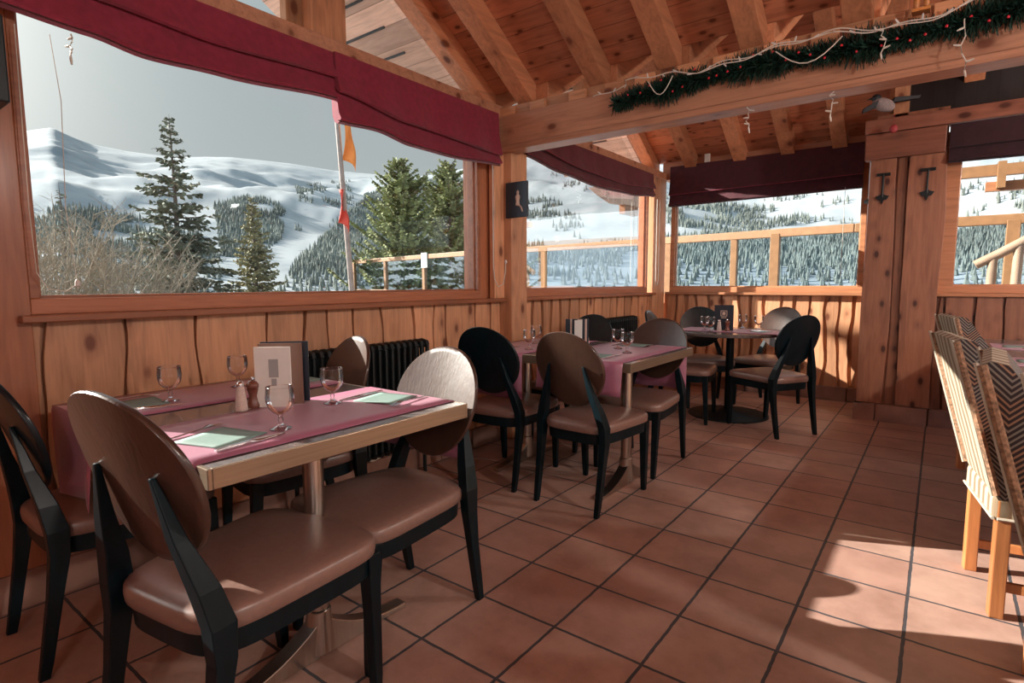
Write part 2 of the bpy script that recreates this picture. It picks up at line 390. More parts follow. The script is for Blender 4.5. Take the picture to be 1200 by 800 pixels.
def window(name, fn, a0, a1, z0, z1, fmat, side=.05, glass_out=-.09, fw_=.075, sill=None, sill_out=.06):
    """fn(a, out, z); frame around a0..a1, z0..z1"""
    root = empty(name, kind='structure')
    b = MB()
    def bx(a, c, o0, o1, za, zb, m=b):
        p = [fn(x, o, z) for z in (za, zb) for o in (o0, o1) for x in (a, c)]
        m.add(p, [(0, 2, 3, 1), (4, 5, 7, 6), (0, 1, 5, 4), (2, 6, 7, 3), (0, 4, 6, 2), (1, 3, 7, 5)])
    bx(a0, a1, -.10, 0, z0, z0 + fw_ * .8); bx(a0, a1, -.10, 0, z1 - fw_, z1)
    bx(a0, a0 + side, -.10, 0, z0 + fw_ * .8, z1 - fw_); bx(a1 - side, a1, -.10, 0, z0 + fw_ * .8, z1 - fw_)
    i = fw_ * .8; q = side * .9
    bx(a0 + q, a1 - q, -.085, -.03, z0 + i * .9, z0 + i + .012); bx(a0 + q, a0 + q + .014, -.085, -.03, z0 + i, z1 - i); bx(a1 - q - .014, a1 - q, -.085, -.03, z0 + i, z1 - i)
    b.build('window_frame', fmat, root, bevel=.004)
    g = MB(); bx(a0 + side, a1 - side, -.062, -.058, z0 + fw_ * .8, z1 - fw_, g); g.build('pane', 'pane', root)
    if sill is not None:
        s_ = MB(); bx(a0 - .04, a1 + sill, -.10, sill_out, z0 - .028, z0, s_); s_.build('sill', fmat, root, bevel=.005)
    return root
wl = lambda a, o, z: (WX - .0 + o - .02, a, z)
window('window_1', wl, .585, 3.175, 1.103, 2.42, 'frameY', sill=.24, side=.03)
window('window_2', wl, 3.60, 6.14, 1.103, 2.42, 'frameY', sill=.12, side=.04)
window('window_5', wl, -.75, .33, 1.103, 2.42, 'frameY', sill=.0)
wf = lambda a, o, z: (a, FY - o + .02, z)
window('window_3', wf, -2.60, -.615, 1.105, 2.42, 'frameX', sill=.02, sill_out=.05)
wr = lambda a, o, z: (a, PY + .04 - o + .02, z)
window('window_4', wr, -.03, 2.2, 1.12, 2.42, 'frameX', sill=.02, side=.11)
# rail beam above the left windows (the blinds hang from it)
b = MB(); b.box(-2.98, -2.655, BY, 3.40, 2.42, 2.515, r=.5); b.box(-2.98, -2.655, 3.55, FY, 2.42, 2.50, r=.7)
b.build('trim_4', 'beam', kind='structure', bevel=.006)
b = MB()
b.box(-2.7, -.58, FY - .02, FY + .2, 2.42, 2.62, r=.2)
b.build('trim_5', 'beam', kind='structure', bevel=.006)
# crossbeam on the post
b = MB(); b.box(-2.80, RX, 3.35, 3.50, 2.18, 2.43, r=.35); b.box(-2.80, RX, 3.345, 3.36, 2.215, 2.222, r=.0)
b.build('trim_6', 'beam', kind='structure', bevel=.010)
b = MB(); b.box(-2.80, RX, 3.38, 3.52, 2.43, 2.50, r=.1)
for x in (-2.46, -1.87, -1.39, -.91, -.41, .1, .6):
    for s_ in (-1, 1): b.box(x + .07 if s_ > 0 else x - .2, x + .2 if s_ > 0 else x - .07, 3.36, 3.40, 2.43, 2.49)
b.build('trim_7', 'pineX', kind='structure', bevel=.004)
# gable posts and frames above the rail
b = MB(); b.box(-3.0, -2.88, 1.955, 2.185, 2.51, 3.6); b.box(-3.04, -2.98, 1.86, 1.96, 2.51, 3.6, r=.05); b.box(-3.0, -2.88, 4.95, 5.15, 2.50, 3.6)
b.build('trim_8', 'pineZ', kind='structure', bevel=.004)
# gable glazing
g = MB()
for c_, w_ in ((1.95, 1.5), (5.0, 1.5)):
    z = EZ + .02
    g.add([(-2.96, c_ - w_, z), (-2.96, c_ + w_, z), (-2.96, c_, z + w_ * SL), (-2.965, c_ - w_, z), (-2.965, c_ + w_, z), (-2.965, c_, z + w_ * SL)], [(0, 1, 2), (5, 4, 3)])
w6 = empty('window_6', kind='structure'); g.build('pane', 'pane', w6)

# roof: three cross gables, valleys at Y = -2.55, 0.45, 3.45, eaves at 6.55
ceil = empty('ceiling', kind='structure')
vall = [(-2.56, 0.45), (.45, 3.45), (3.45, 6.58)]
b = MB(); rf = []
for y0, y1 in vall:
    mid = (y0 + y1) / 2; h = (mid - y0) * SL
    for (ya, yb, za, zb) in ((y0, mid, EZ + .13, EZ + .13 + h), (mid, y1, EZ + .13 + h, EZ + .13)):
        x0, x1 = -2.97, RX + .1
        b.add([(x0, ya, za), (x1, ya, za), (x1, yb, zb), (x0, yb, zb), (x0, ya, za + .08), (x1, ya, za + .08), (x1, yb, zb + .08), (x0, yb, zb + .08)],
              [(0, 1, 2, 3), (7, 6, 5, 4), (0, 4, 5, 1), (1, 5, 6, 2), (2, 6, 7, 3), (3, 7, 4, 0)], .5)
        rf.append((ya, yb, za, zb))
b.build('ceiling_boards', 'ceil', ceil)
xs = [-2.83, -2.46, -1.87, -1.39, -.91, -.41, .12, .64, 1.16, 1.7, 2.25, 2.8, 3.35]
xs_far = [-2.83, -2.36, -1.82, -1.34, -.87, -.38, .12, .64]
for (ya, yb, za, zb) in rf[2:]:
    for i, x in enumerate(xs if yb < 3.6 else xs_far):
        w = .066
        r_ = MB()
        vs = []
        for y, z in ((ya, za), (yb, zb)):
            vs += [(x - w, y, z - .15), (x + w, y, z - .15), (x + w, y, z), (x - w, y, z)]
        r_.add(vs, [(3, 2, 1, 0), (4, 5, 6, 7), (0, 1, 5, 4), (1, 2, 6, 5), (2, 3, 7, 6), (3, 0, 4, 7)])
        r_.build('rafter', 'rafter', ceil, bevel=.005)
# overhang outside with open soffit boards
b = MB()
for (ya, yb, za, zb) in rf:
    x0, x1 = -4.1, -2.99
    b.add([(x0, ya, za), (x1, ya, za), (x1, yb, zb), (x0, yb, zb), (x0, ya, za + .06), (x1, ya, za + .06), (x1, yb, zb + .06), (x0, yb, zb + .06)],
          [(0, 1, 2, 3), (7, 6, 5, 4), (0, 4, 5, 1), (1, 5, 6, 2), (2, 6, 7, 3), (3, 7, 4, 0)], .5)
b.build('trim_9', 'soffit', kind='structure')
b = MB()
for (ya, yb, za, zb) in rf[2:6]:   # black slots across the soffit
    n = int(abs(yb - ya) / .17)
    for k in range(1, n):
        t = (k + .5) / n; y = ya + (yb - ya) * t; z = za + (zb - za) * t
        b.box(-3.85, -3.25, y - .006, y + .006, z - .012, z + .002)
b.build('trim_10', 'iron', kind='structure')

# far wall
b = MB()
fnF = lambda a, o, z: (a, FY + .06 - o, z)
eF = [-2.66, -2.523, -2.384, -2.27, -2.124, -1.97, -1.783, -1.66, -1.515, -1.37, -1.211, -1.07, -.925, -.80, -.684, -.55]
boards(b, eF, .14, 1.08, fnF, gap=(.025, .055), amp=.016, thick=.03)
b.box(-2.9, .1, FY + .10, FY + .3, 0, 1.08, r=.3)
b.build('wall_far', 'pineZ', kind='structure')
b = MB()
for i in range(7): b.box(-2.68 + i * .33 + .004, min(-2.68 + i * .33 + .326, -.5), FY + .005, FY + .07, 0, .14)
b.build('baseboard_far', 'basetile', kind='structure', bevel=.003)

# timber pillar made of wide slabs
b = MB(); b.box(-.51, -.02, PY + .03, FY + .3, .0, 2.62, r=.3)
def slab(mb, xa, xb, z0, z1, th, r):
    L = wavy(xa, z0, z1, 14, .006); Q = wavy(xb, z0, z1, 14, .010); n = 14
    fn = lambda a, o, z: (a, PY + .03 - o, z)
    vs = [fn(a, th, z) for a, z in L] + [fn(a, th, z) for a, z in Q] + [fn(a, 0, z) for a, z in L] + [fn(a, 0, z) for a, z in Q]
    fs = []
    for k in range(n - 1): fs += [(k, n + k, n + k + 1, k + 1), (2 * n + k, k, k + 1, 2 * n + k + 1), (n + k, 3 * n + k, 3 * n + k + 1, n + k + 1)]
    fs += [(n - 1, 2 * n - 1, 4 * n - 1, 3 * n - 1), (0, 2 * n, 3 * n, n)]
    mb.add(vs, fs, r)
slab(b, -.545, -.345, .15, 2.26, .035, .55); slab(b, -.335, -.27, .15, 2.26, .012, .1); slab(b, -.262, -.015, .15, 2.26, .04, .7)
b.build('trim_11', 'slab', kind='structure', bevel=.003)
b = MB(); b.box(-.585, -.03, PY - .04, PY + .06, 2.25, 2.46, r=.3); b.box(-.595, RX, PY - .02, PY + .12, 2.47, 2.585, r=.7)
b.build('trim_12', 'slabX', kind='structure', bevel=.007)
b = MB()
for x0, x1 in ((-.56, -.40), (-.395, -.03), (-.02, .31), (.32, .65), (.66, .99), (1.0, 1.33)):
    b.box(x0, x1, PY - .055 if x1 < 0 else PY - .01, PY + .05, 0, .145)
b.box(-.56, -.50, PY - .04, FY, 0, .145)
b.build('baseboard_right', 'basetile', kind='structure', bevel=.003)
# right-hand part of the far side
b = MB()
fnR = lambda a, o, z: (a, PY + .05 - o, z)
boards(b, [-.02, .045, .22, .42, .60, .85, 1.1, 1.4, 1.7, 2.0, 2.4, 2.8, 3.2, 3.7, 4.2], .145, 1.09, fnR, gap=(.015, .03))
b.box(-.02, RX, PY + .09, PY + .3, 0, 1.09, r=.3); b.box(2.2, RX, PY + .04, PY + .3, 1.09, 2.5, r=.3)
b.build('wall_right_far', 'slab', kind='structure')
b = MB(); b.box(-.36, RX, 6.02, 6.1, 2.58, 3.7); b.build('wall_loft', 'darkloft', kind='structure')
b = MB(); b.box(-.40, -.30, 5.86, 6.1, 2.58, 3.5); b.build('trim_13', 'pineZ', kind='structure')
# walls behind the camera: back wall and right wall with large windows
b = MB()
b.box(-2.9, RX, BY - .12, BY, 0, .9); b.box(-2.9, RX, BY - .12, BY, 2.3, 3.6); b.box(-2.9, .9, BY - .12, BY, .9, 2.3)
for x in (1.0, 2.5, 4.1): b.box(x - .12, x + .12, BY - .12, BY, .9, 2.3)
b.build('wall_back', 'pineX', kind='structure')
b = MB()
b.box(RX, RX + .12, BY, FY, 0, .9); b.box(RX, RX + .12, BY, FY, 2.3, 3.6)
for y in (BY, .2, 2.9, 5.9): b.box(RX, RX + .12, y - .12, y + .12 + (.5 if y > 5 else 0), .9, 2.3)
b.build('wall_right', 'pineY', kind='structure')

# ------------------------------------------------------------------ roman blinds
def blind(fn, a0, a1, ztop, zb, zf, mat, label, n=40, depth=.03, piping=None, sagf=None):
    """fn(a, out, z). zb(a): bottom height, zf(a): lower edge of the outer fold"""
    b = MB(); rows = []
    for i in range(n + 1):
        a = a0 + (a1 - a0) * i / n; w = .004 * math.sin(a * 9) + .003 * math.sin(a * 23 + 1)
        B = zb(a); F = zf(a)
        sec = [(.018, ztop), (.022 + w, (ztop + F) / 2), (.040 + w, F + .03), (.047 + w, F + .006), (.036, F), (.020, F + .02), (.010, F + .035),
               (.016, F + .015), (.030 + w, B + .05), (.044 + w, B + .022), (.040, B + .010), (.024, B + .014), (.034, B + .004), (.018, B - .002), (0.0, B + .01), (-.012, B + .04), (-.015, F + .05), (-.012, ztop)]
        rows.append([fn(a + .003 * math.sin(k), o * (depth / .03), z) for k, (o, z) in enumerate(sec)])
    m = len(rows[0])
    b.loft(rows, True, 0, .5)
    o = b.build('roman_blind', mat, smooth=True, label=label, cat='blind')
    if piping:
        p = MB()
        p.tube([fn(a0 + (a1 - a0) * i / n, .050 * depth / .03, zf(a0 + (a1 - a0) * i / n) + .002) for i in range(n + 1)], .0035, 6)
        p.build('lit_fold_edge', piping, o, smooth=True)  # brighter strip stands in for light glowing through the fold
    return o
bl = lambda a, o, z: (-2.655 + .01 + o * 1.2, a, z)
def interp(pts):
    def g(a):
        if a <= pts[0][0]: return pts[0][1]
        for (x0, y0), (x1, y1) in zip(pts, pts[1:]):
            if a <= x1:
                t = (a - x0) / (x1 - x0); t = t * t * (3 - 2 * t); return y0 + (y1 - y0) * t
        return pts[-1][1]
    return g
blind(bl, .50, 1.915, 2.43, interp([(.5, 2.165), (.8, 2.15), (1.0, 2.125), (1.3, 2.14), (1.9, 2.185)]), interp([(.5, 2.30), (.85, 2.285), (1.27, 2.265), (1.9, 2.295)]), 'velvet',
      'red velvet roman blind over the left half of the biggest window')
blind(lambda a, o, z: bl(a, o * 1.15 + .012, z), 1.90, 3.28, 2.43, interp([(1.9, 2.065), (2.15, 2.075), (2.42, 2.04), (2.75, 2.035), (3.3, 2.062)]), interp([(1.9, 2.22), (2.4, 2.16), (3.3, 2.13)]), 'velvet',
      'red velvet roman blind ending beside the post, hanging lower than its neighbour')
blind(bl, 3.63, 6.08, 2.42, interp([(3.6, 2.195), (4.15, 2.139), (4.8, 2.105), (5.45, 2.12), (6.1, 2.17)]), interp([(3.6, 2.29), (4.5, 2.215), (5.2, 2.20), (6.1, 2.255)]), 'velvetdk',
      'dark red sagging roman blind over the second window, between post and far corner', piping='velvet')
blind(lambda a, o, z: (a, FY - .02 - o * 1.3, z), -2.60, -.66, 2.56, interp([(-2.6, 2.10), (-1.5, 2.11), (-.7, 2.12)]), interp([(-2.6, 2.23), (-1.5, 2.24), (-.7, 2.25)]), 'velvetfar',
      'red roman blind in a shade-darkened colour across the top of the far wall window', piping='velvet')
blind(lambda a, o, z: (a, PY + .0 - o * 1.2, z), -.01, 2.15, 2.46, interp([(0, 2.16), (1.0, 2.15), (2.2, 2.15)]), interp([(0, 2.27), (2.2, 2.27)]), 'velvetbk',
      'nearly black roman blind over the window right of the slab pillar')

# blind cords
def cord(pts, label, rad=.0035, knob=None):
    b = MB(); b.tube(pts, rad, 6); o = b.build('blind_cord', 'cord', smooth=True, label=label, cat='cord')
    if knob:
        k = MB(); k.lathe([(.003, .0), (.009, .006), (.009, .022), (.004, .03)], knob, 10); k.build('cord_knob', 'white', o, smooth=True)
    return o
cord([(-2.62, 3.225, 2.10), (-2.62, 3.225, 1.35), (-2.62, 3.235, 1.25), (-2.615, 3.275, 1.19), (-2.61, 3.33, 1.21), (-2.61, 3.355, 1.30), (-2.61, 3.36, 1.37)], 'white looped blind cord hanging on the left side of the post', knob=(-2.61, 3.36, 1.36))
cord([(-2.60, 6.14, 2.15), (-2.60, 6.14, 1.25), (-2.60, 6.155, 1.20), (-2.60, 6.19, 1.19), (-2.60, 6.215, 1.24), (-2.60, 6.215, 2.15)], 'white looped blind cord in the far left corner')
cord([(-2.66, .70, 2.13), (-2.665, .72, 1.9), (-2.66, .705, 1.5), (-2.665, .725, 1.20)], 'dark thin double cord hanging in front of the left edge of the biggest window', rad=.0014)
cord([(-2.655, .60, 2.13), (-2.655, .595, 1.5), (-2.655, .60, 1.26), (-2.655, .63, 1.20), (-2.65, .68, 1.19), (-2.655, .72, 1.215)], 'pale cord curving along the left jamb of the biggest window', rad=.0018, knob=(-2.655, .722, 1.205))
cord([(-.80, FY - .08, 2.14), (-.80, FY - .08, 1.6), (-.80, FY - .08, 1.25)], 'thin grey cord hanging in front of the far wall window', rad=.002)

# ------------------------------------------------------------------ dining chairs
def chair(kind):
    t = empty('dining_chair', cat='chair')
    # seat outline (local: faces +Y)
    def outline(s=1.0, n=44, z=0.0, grow=0.0):
        pts = []
        for k in range(n):
            a = 2 * PI * k / n
            ca, sa = math.cos(a), math.sin(a)
            p = 6.5 if sa > 0 else 4.5
            x = math.copysign(abs(ca) ** (2 / p), ca); y = math.copysign(abs(sa) ** (2 / p), sa)
            hw = .222 + .022 * y
            X = x * (hw + grow) * s; Y = (.0 + y * (.250 + grow) + (.022 * (1 - x * x) if y > 0 else 0) * y) * 1.0
            Y = Y * s
            pts.append((X, Y, z))
        return pts
    b = MB()
    rings = [outline(1, z=.424), outline(1, z=.426, grow=.002), outline(1, z=.445, grow=.004), outline(1, z=.462, grow=.002), outline(.985, z=.469), outline(.95, z=.474), outline(.86, z=.479), outline(.7, z=.484), outline(.45, z=.487), outline(.15, z=.488)]
    b.loft(rings); b.build('seat', 'vinyl', t, smooth=True)
    b = MB(); b.loft([outline(1, z=.365, grow=-.012), outline(1, z=.425, grow=-.008)]); sf = b.build('seat_frame', 'black', t, smooth=True)
    for sx in (-1, 1):
        # front leg: tapered square
        b = MB(); rings = []
        for z, h in ((.0, .013), (.04, .015), (.25, .019), (.425, .023)):
            cx, cy = sx * (.205 - .006 * (1 - z / .425)), .222 + .02 * (1 - z / .425)
            rings.append([(cx - h, cy - h, z), (cx + h, cy - h, z), (cx + h, cy + h, z), (cx - h, cy + h, z)])
        b.loft(rings); b.build('leg', 'black', t, bevel=.003)
        # rear leg running up into a pointed back post
        b = MB(); rings = []
        for z, cx, cy, hx, hy in ((0, .194, -.288, .012, .014), (.05, .195, -.278, .014, .016), (.25, .198, -.245, .016, .020), (.38, .201, -.226, .019, .026), (.46, .198, -.226, .021, .030), (.54, .176, -.240, .022, .026), (.65, .140, -.268, .016, .016), (.785, .106, -.292, .006, .006)):
            cx *= sx
            rings.append([(cx - hx, cy - hy, z), (cx + hx, cy - hy, z), (cx + hx, cy + hy, z), (cx - hx, cy + hy, z)])
        b.loft(rings); b.build('leg', 'black', t, bevel=.003)
    # oval back, bent ply
    def bp(u, w, off):
        x = u * .212; zz = w * .205
        z = .760 + zz * 1.0
        y = -.268 - zz * .31 + .55 * x * x + off
        return (x, y, z)
    def oval(s, off, n=44):
        res = []
        for k in range(n):
            a = 2 * PI * k / n; cu, cw = math.cos(a), math.sin(a)
            wd = 1.0 + .05 * cw
            res.append(bp(cu * s * wd, cw * s, off))
        return res
    b = MB()
    b.loft([oval(.08, 0), oval(.4, 0), oval(.7, 0), oval(.9, 0), oval(.985, 0), oval(1.0, -.004), oval(1.0, -.014), oval(.985, -.018), oval(.9, -.018), oval(.7, -.018), oval(.4, -.018), oval(.08, -.018)])
    b.build('backrest', 'browndisc' if kind == 'brown' else 'blackdisc', t, smooth=True)
    b = MB(); b.box(-.012, .012, -.229, -.226, .385, .397); b.build('maker_badge', 'steel', sf)
    return t
protos = {k: chair(k) for k in ('brown', 'black')}; used = {'brown': [False], 'black': [False]}
CH = [
 ('brown', -1.452, .732, 9, 'brown oval-backed chair nearest the camera, sun patches on its seat', 'chairs at the nearest table'),
 ('black', -2.33, .70, 0, 'dark oval-backed chair cut off by the left edge of the photo', 'chairs at the nearest table'),
 ('brown', -1.545, 1.275, 180, 'oval-backed chair with pale shining back at the far end of the nearest table', 'chairs at the nearest table'),
 ('brown', -2.29, 1.37, 169, 'half hidden oval-backed chair in front of the long black radiator', 'chairs at the nearest table'),
 ('brown', -1.535, 2.79, -2, 'brown oval-backed chair seen from behind at the front of the middle table', 'chairs at the middle table'),
 ('black', -2.14, 2.80, 6, 'black oval-backed chair seen from behind, wall side of the middle table', 'chairs at the middle table'),
 ('brown', -1.555, 3.47, 180, 'brown oval-backed chair facing us at the far end of the middle table', 'chairs at the middle table'),
 ('black', -2.22, 3.66, 178, 'black oval-backed chair behind the striped menus on the middle table', 'chairs at the middle table'),
 ('black', -1.80, 4.92, -82, 'black oval-backed chair turned sideways at the left of the round table', 'chairs at the round table'),
 ('black', -1.83, 5.60, -150, 'black oval-backed chair behind the round table near the corner', 'chairs at the round table'),
 ('brown', -1.33, 5.93, 166, 'greyish oval-backed chair behind the round table, against the lit boards', 'chairs at the round table'),
 ('black', -1.08, 4.96, 57, 'black oval-backed chair seen from behind at the right of the round table', 'chairs at the round table'),
]
for i, (k, x, y, a, l, g) in enumerate(CH): place(protos[k], used[k], (x, y, 0), R(a), l, g, 1.03 if i == 0 else 1.0)

# ------------------------------------------------------------------ tables
def table(x0, x1, y0, y1, label, cols, end_offset):
    cx, cy = (x0 + x1) / 2, (y0 + y1) / 2
    t = empty('dining_table', (cx, cy, 0), 0, label, 'table', 'rectangular tables along the left windows')
    hx, hy = (x1 - x0) / 2, (y1 - y0) / 2
    b = MB(); b.box(-hx + .004, hx - .004, -hy + .004, hy - .004, .735, .779); tt = b.build('tabletop', 'tabletop', t)
    b = MB(); e = .012
    b.box(-hx, hx, -hy, -hy + e, .728, .78); b.box(-hx, hx, hy - e, hy, .728, .78); b.box(-hx, -hx + e, -hy + e, hy - e, .728, .78); b.box(hx - e, hx, -hy + e, hy - e, .728, .78)
    b.build('edge_band', 'edge', tt, bevel=.002)
    for (px, py) in cols:
        px -= cx; py -= cy
        c = MB(); c.lathe([(.032, .13), (.032, .735)], (px, py, 0), 28); c.build('column', 'steel', t, smooth=True)
        b = MB()
        b.lathe([(.048, .02), (.044, .08), (.038, .16), (.034, .165)], (px, py, 0), 28)
        # arched foot along Y
        for s in (-1, 1):
            rings = []
            for q in [i / 10 for i in range(11)]:
                yy = py + s * (.02 + .33 * q); top = .022 + .105 * (1 - q) ** 2.3; bot = .0 if q > .93 or q < .0 else .006
                w = .030 - .004 * q
                rings.append([(px - w, yy, bot), (px + w, yy, bot), (px + w, yy, top), (px - w, yy, top)])
            b.loft(rings)
        b.build('foot', 'steel', t, bevel=.003)
    return t
table(-2.55, -1.345, .585, 1.50, 'steel-legged table with rose runners nearest the camera, under the biggest window', [(-1.56, 1.00), (-2.33, 1.00)], 0)
table(-2.55, -1.30, 2.765, 3.72, 'rectangular steel-legged table in the middle of the room beside the post', [(-1.46, 3.06), (-2.23, 3.10)], 0)
# round table
t = empty('round_table', (-1.5, 5.27, 0), 0, 'round black pedestal table in the far corner by the lit boards', 'table')
b = MB(); b.lathe([(.445, .748), (.46, .752), (.462, .772), (.455, .779)], n=56); b.build('tabletop', 'tabletop', t, smooth=True)
b = MB(); b.lathe([(.035, .04), (.035, .75)], n=24); b.build('column', 'black', t, smooth=True)
b = MB(); b.lathe([(.35, 0), (.35, .012), (.31, .02), (.10, .035), (.05, .06)], n=48); b.build('base', 'iron', t, smooth=True)
# right-hand table
t = empty('dining_table', (.72, 4.1, 0), 0, 'table at the right edge of the photo beside the patterned chairs', 'table')
b = MB(); b.box(-.44, .56, -2.2, 1.45, .735, .779); b.build('tabletop', 'tabletop', t)
b = MB(); b.box(-.45, -.44, -2.2, 1.45, .728, .78); b.box(-.45, .56, 1.45, 1.46, .728, .78); b.build('edge_band', 'edge', t, bevel=.002)
for yy in (-1.6, 1.0):
    b = MB(); b.box(.15, .23, yy - .04, yy + .04, 0, .735); b.build('leg', 'chairleg', t, bevel=.004)

# runners (paper) with hanging ends
def runner(x0, x1, y0, y1, za, zb, label, z=.7815, along='Y', group=None, skew=0.0):
    b = MB(); th = .0012
    path = []
    for q in range(6):
        path.append((y0 - .006 - .014 * (1 - q / 5) ** .7, za + (z - .012 - za) * q / 5))
    path += [(y0 + .002, z)] + [(y0 + (y1 - y0) * i / 24, z) for i in range(1, 24)] + [(y1 - .002, z)]
    for q in range(6):
        path.append((y1 + .006 + .016 * (q / 5) ** .7, z - .012 + (zb - z + .012) * q / 5))
    nx = 6; rows_t, rows_b = [], []
    vs = []
    for i, (y, zz) in enumerate(path):
        for k in range(nx + 1):
            x = x0 + (x1 - x0) * k / nx
            hang = 1 if zz < z - .005 else 0
            wv = .012 * math.sin(x * 22 + y) * hang * (z - zz) / .2
            x += skew * (y - y0)
            p = (x, y + wv, zz + (.0006 * math.sin(y * 30 + x * 9) if not hang else 0))
            vs.append(p)
    fs = []
    for i in range(len(path) - 1):
        for k in range(nx):
            a = i * (nx + 1) + k; fs.append((a, a + 1, a + nx + 2, a + nx + 1))
    if along == 'X': vs = [(p[1], p[0], p[2]) for p in vs]
    b.add(vs, fs)
    o = b.build('table_runner', 'runner', smooth=True, label=label, cat='runner', group=group)
    s = o.modifiers.new('thickness', 'SOLIDIFY'); s.thickness = .0012; s.offset = 1 if along == 'Y' else 1
    return o
runner(-1.88, -1.40, .585, 1.50, .56, .55, 'rose paper runner on the room side of the nearest table', skew=-.01)
runner(-2.53, -2.09, .585, 1.50, .50, .56, 'rose paper runner on the window side of the nearest table', skew=.02)
runner(-1.90, -1.345, 2.765, 3.72, .595, .487, 'rose paper runner on the room side of the middle table')
runner(-2.52, -2.02, 2.765, 3.72, .50, .50, 'rose paper runner on the window side of the middle table')
runner(5.02, 5.47, -1.94, -1.06, .72, .715, 'mauve paper runner across the round table', along='X')
for i, (ya, l) in enumerate(((4.75, 'farthest rose paper runner on the right-hand table'), (3.85, 'second farthest rose paper runner on the right-hand table'), (3.0, 'third rose paper runner on the right-hand table'))):
    b = MB(); b.box(.30, 1.0, ya, ya + .42, .780, .7815); b.build('table_runner', 'runner', label=l, cat='runner')

# ------------------------------------------------------------------ tableware
def wine_glass():
    b = MB()
    b.lathe([(.001, .001), (.030, .001), (.031, .003), (.020, .007), (.008, .014), (.0055, .022), (.0085, .030), (.0055, .036), (.008, .044), (.022, .052), (.034, .066), (.040, .084), (.041, .100), (.0385, .128)], n=32, cap=False)
    b.lathe([(.0378, .128), (.0385, .1292), (.0392, .128), (.0385, .1268), (.0378, .128)], n=32, cap=False)
    return b.build('wine_glass', 'glass', smooth=True, cat='glass')
wg = wine_glass(); wu = [False]; ZT = .7835
for x, y, l, g in [
 (-2.26, .87, 'leftmost stemmed glass on the nearest table', 'stemmed glasses'), (-2.35, 1.17, 'stemmed glass behind the salt and pepper on the nearest table', 'stemmed glasses'),
 (-1.545, .89, 'stemmed glass in front of the standing menus, nearest the camera', 'stemmed glasses'), (-1.73, 1.20, 'stemmed glass right of the standing menus on the nearest table', 'stemmed glasses'),
 (-2.12, 2.975, 'left front stemmed glass on the middle table', 'stemmed glasses'), (-2.29, 3.30, 'left rear stemmed glass on the middle table by the post', 'stemmed glasses'),
 (-1.67, 3.35, 'right rear stemmed glass on the middle table', 'stemmed glasses'), (-1.52, 3.175, 'right front stemmed glass on the middle table', 'stemmed glasses'),
 (-1.68, 5.10, 'left stemmed glass of the overlapping pair on the round table', 'stemmed glasses'), (-1.60, 5.0, 'right stemmed glass of the overlapping pair on the round table', 'stemmed glasses'),
 (-1.47, 5.54, 'slim stemmed glass right of the black menu on the round table', 'stemmed glasses'), (-1.30, 5.43, 'rightmost stemmed glass on the round table', 'stemmed glasses')]:
    place(wg, wu, (x, y, ZT), 0, l, g)
# salt shakers and pepper mills
def salt():
    t = empty('salt_shaker', cat='salt shaker')
    b = MB(); b.lathe([(.020, 0), (.021, .004), (.019, .03), (.013, .075), (.011, .085)], n=20); b.build('glass_body', 'salt', t, smooth=True)
    b = MB(); b.lathe([(.012, .083), (.013, .090), (.010, .098), (.004, .102)], n=20); b.build('cap', 'cutlery', t, smooth=True); return t
def mill():
    t = empty('pepper_mill', cat='pepper mill')
    b = MB(); b.lathe([(.022, 0), (.023, .008), (.018, .022), (.015, .04), (.019, .058), (.022, .066)], n=24); b.build('body', 'millwood', t, smooth=True)
    b = MB(); b.lathe([(.020, .067), (.023, .074), (.023, .082), (.016, .092), (.006, .096)], n=24); b.build('turning_head', 'millwood', t, smooth=True)
    b = MB(); b.lathe([(.004, .095), (.007, .099), (.006, .105), (.002, .108)], n=12); b.build('knob', 'cutlery', t, smooth=True); return t
s_ = salt(); m_ = mill(); su, mu = [False], [False]
place(s_, su, (-1.885, .945, ZT), 0, 'glass salt shaker in front of the menus on the nearest table', 'salt shakers'); place(m_, mu, (-1.905, 1.0, ZT), 0, 'dark wooden pepper mill on the nearest table', 'pepper mills')
place(s_, su, (-1.565, 5.14, ZT - .001), 0, 'glass salt shaker on the round table', 'salt shakers'); place(m_, mu, (-1.50, 5.16, ZT - .001), 0, 'brown pepper mill in front of the black menu on the round table', 'pepper mills')
place(s_, su, (-1.86, 3.27, .781), 0, 'glass salt shaker beside the menus on the middle table', 'salt shakers')
# napkins, forks, knives
def napkin():
    b = MB()
    for k in range(2): 
        h = .085 - .001 * k; z = .0006 + k * .0014
        vs = []
        for i in range(7):
            for j in range(7):
                vs.append((-h + 2 * h * i / 6, -h + 2 * h * j / 6, z + .0015 * math.sin(i * .9 + k) * (j / 6)))
        b.add(vs, [(i * 7 + j, (i + 1) * 7 + j, (i + 1) * 7 + j + 1, i * 7 + j + 1) for i in range(6) for j in range(6)])
    o = b.build('paper_napkin', 'napkin', smooth=True, cat='napkin'); s = o.modifiers.new('t', 'SOLIDIFY'); s.thickness = .0009; s.offset = 1
    return o
def knife():
    poly = [(-.006, -.10), (.006, -.10), (.007, -.02), (.005, .0), (.010, .02), (.010, .08), (.004, .112), (-.003, .118), (-.006, .02), (-.005, 0), (-.007, -.02)]
    b = MB(); b.prism(poly, lambda x, y: (x, y, 0.0), lambda x, y: (x, y, .003 if y > 0 else .007)); return b.build('knife', 'cutlery', cat='knife', bevel=.001)
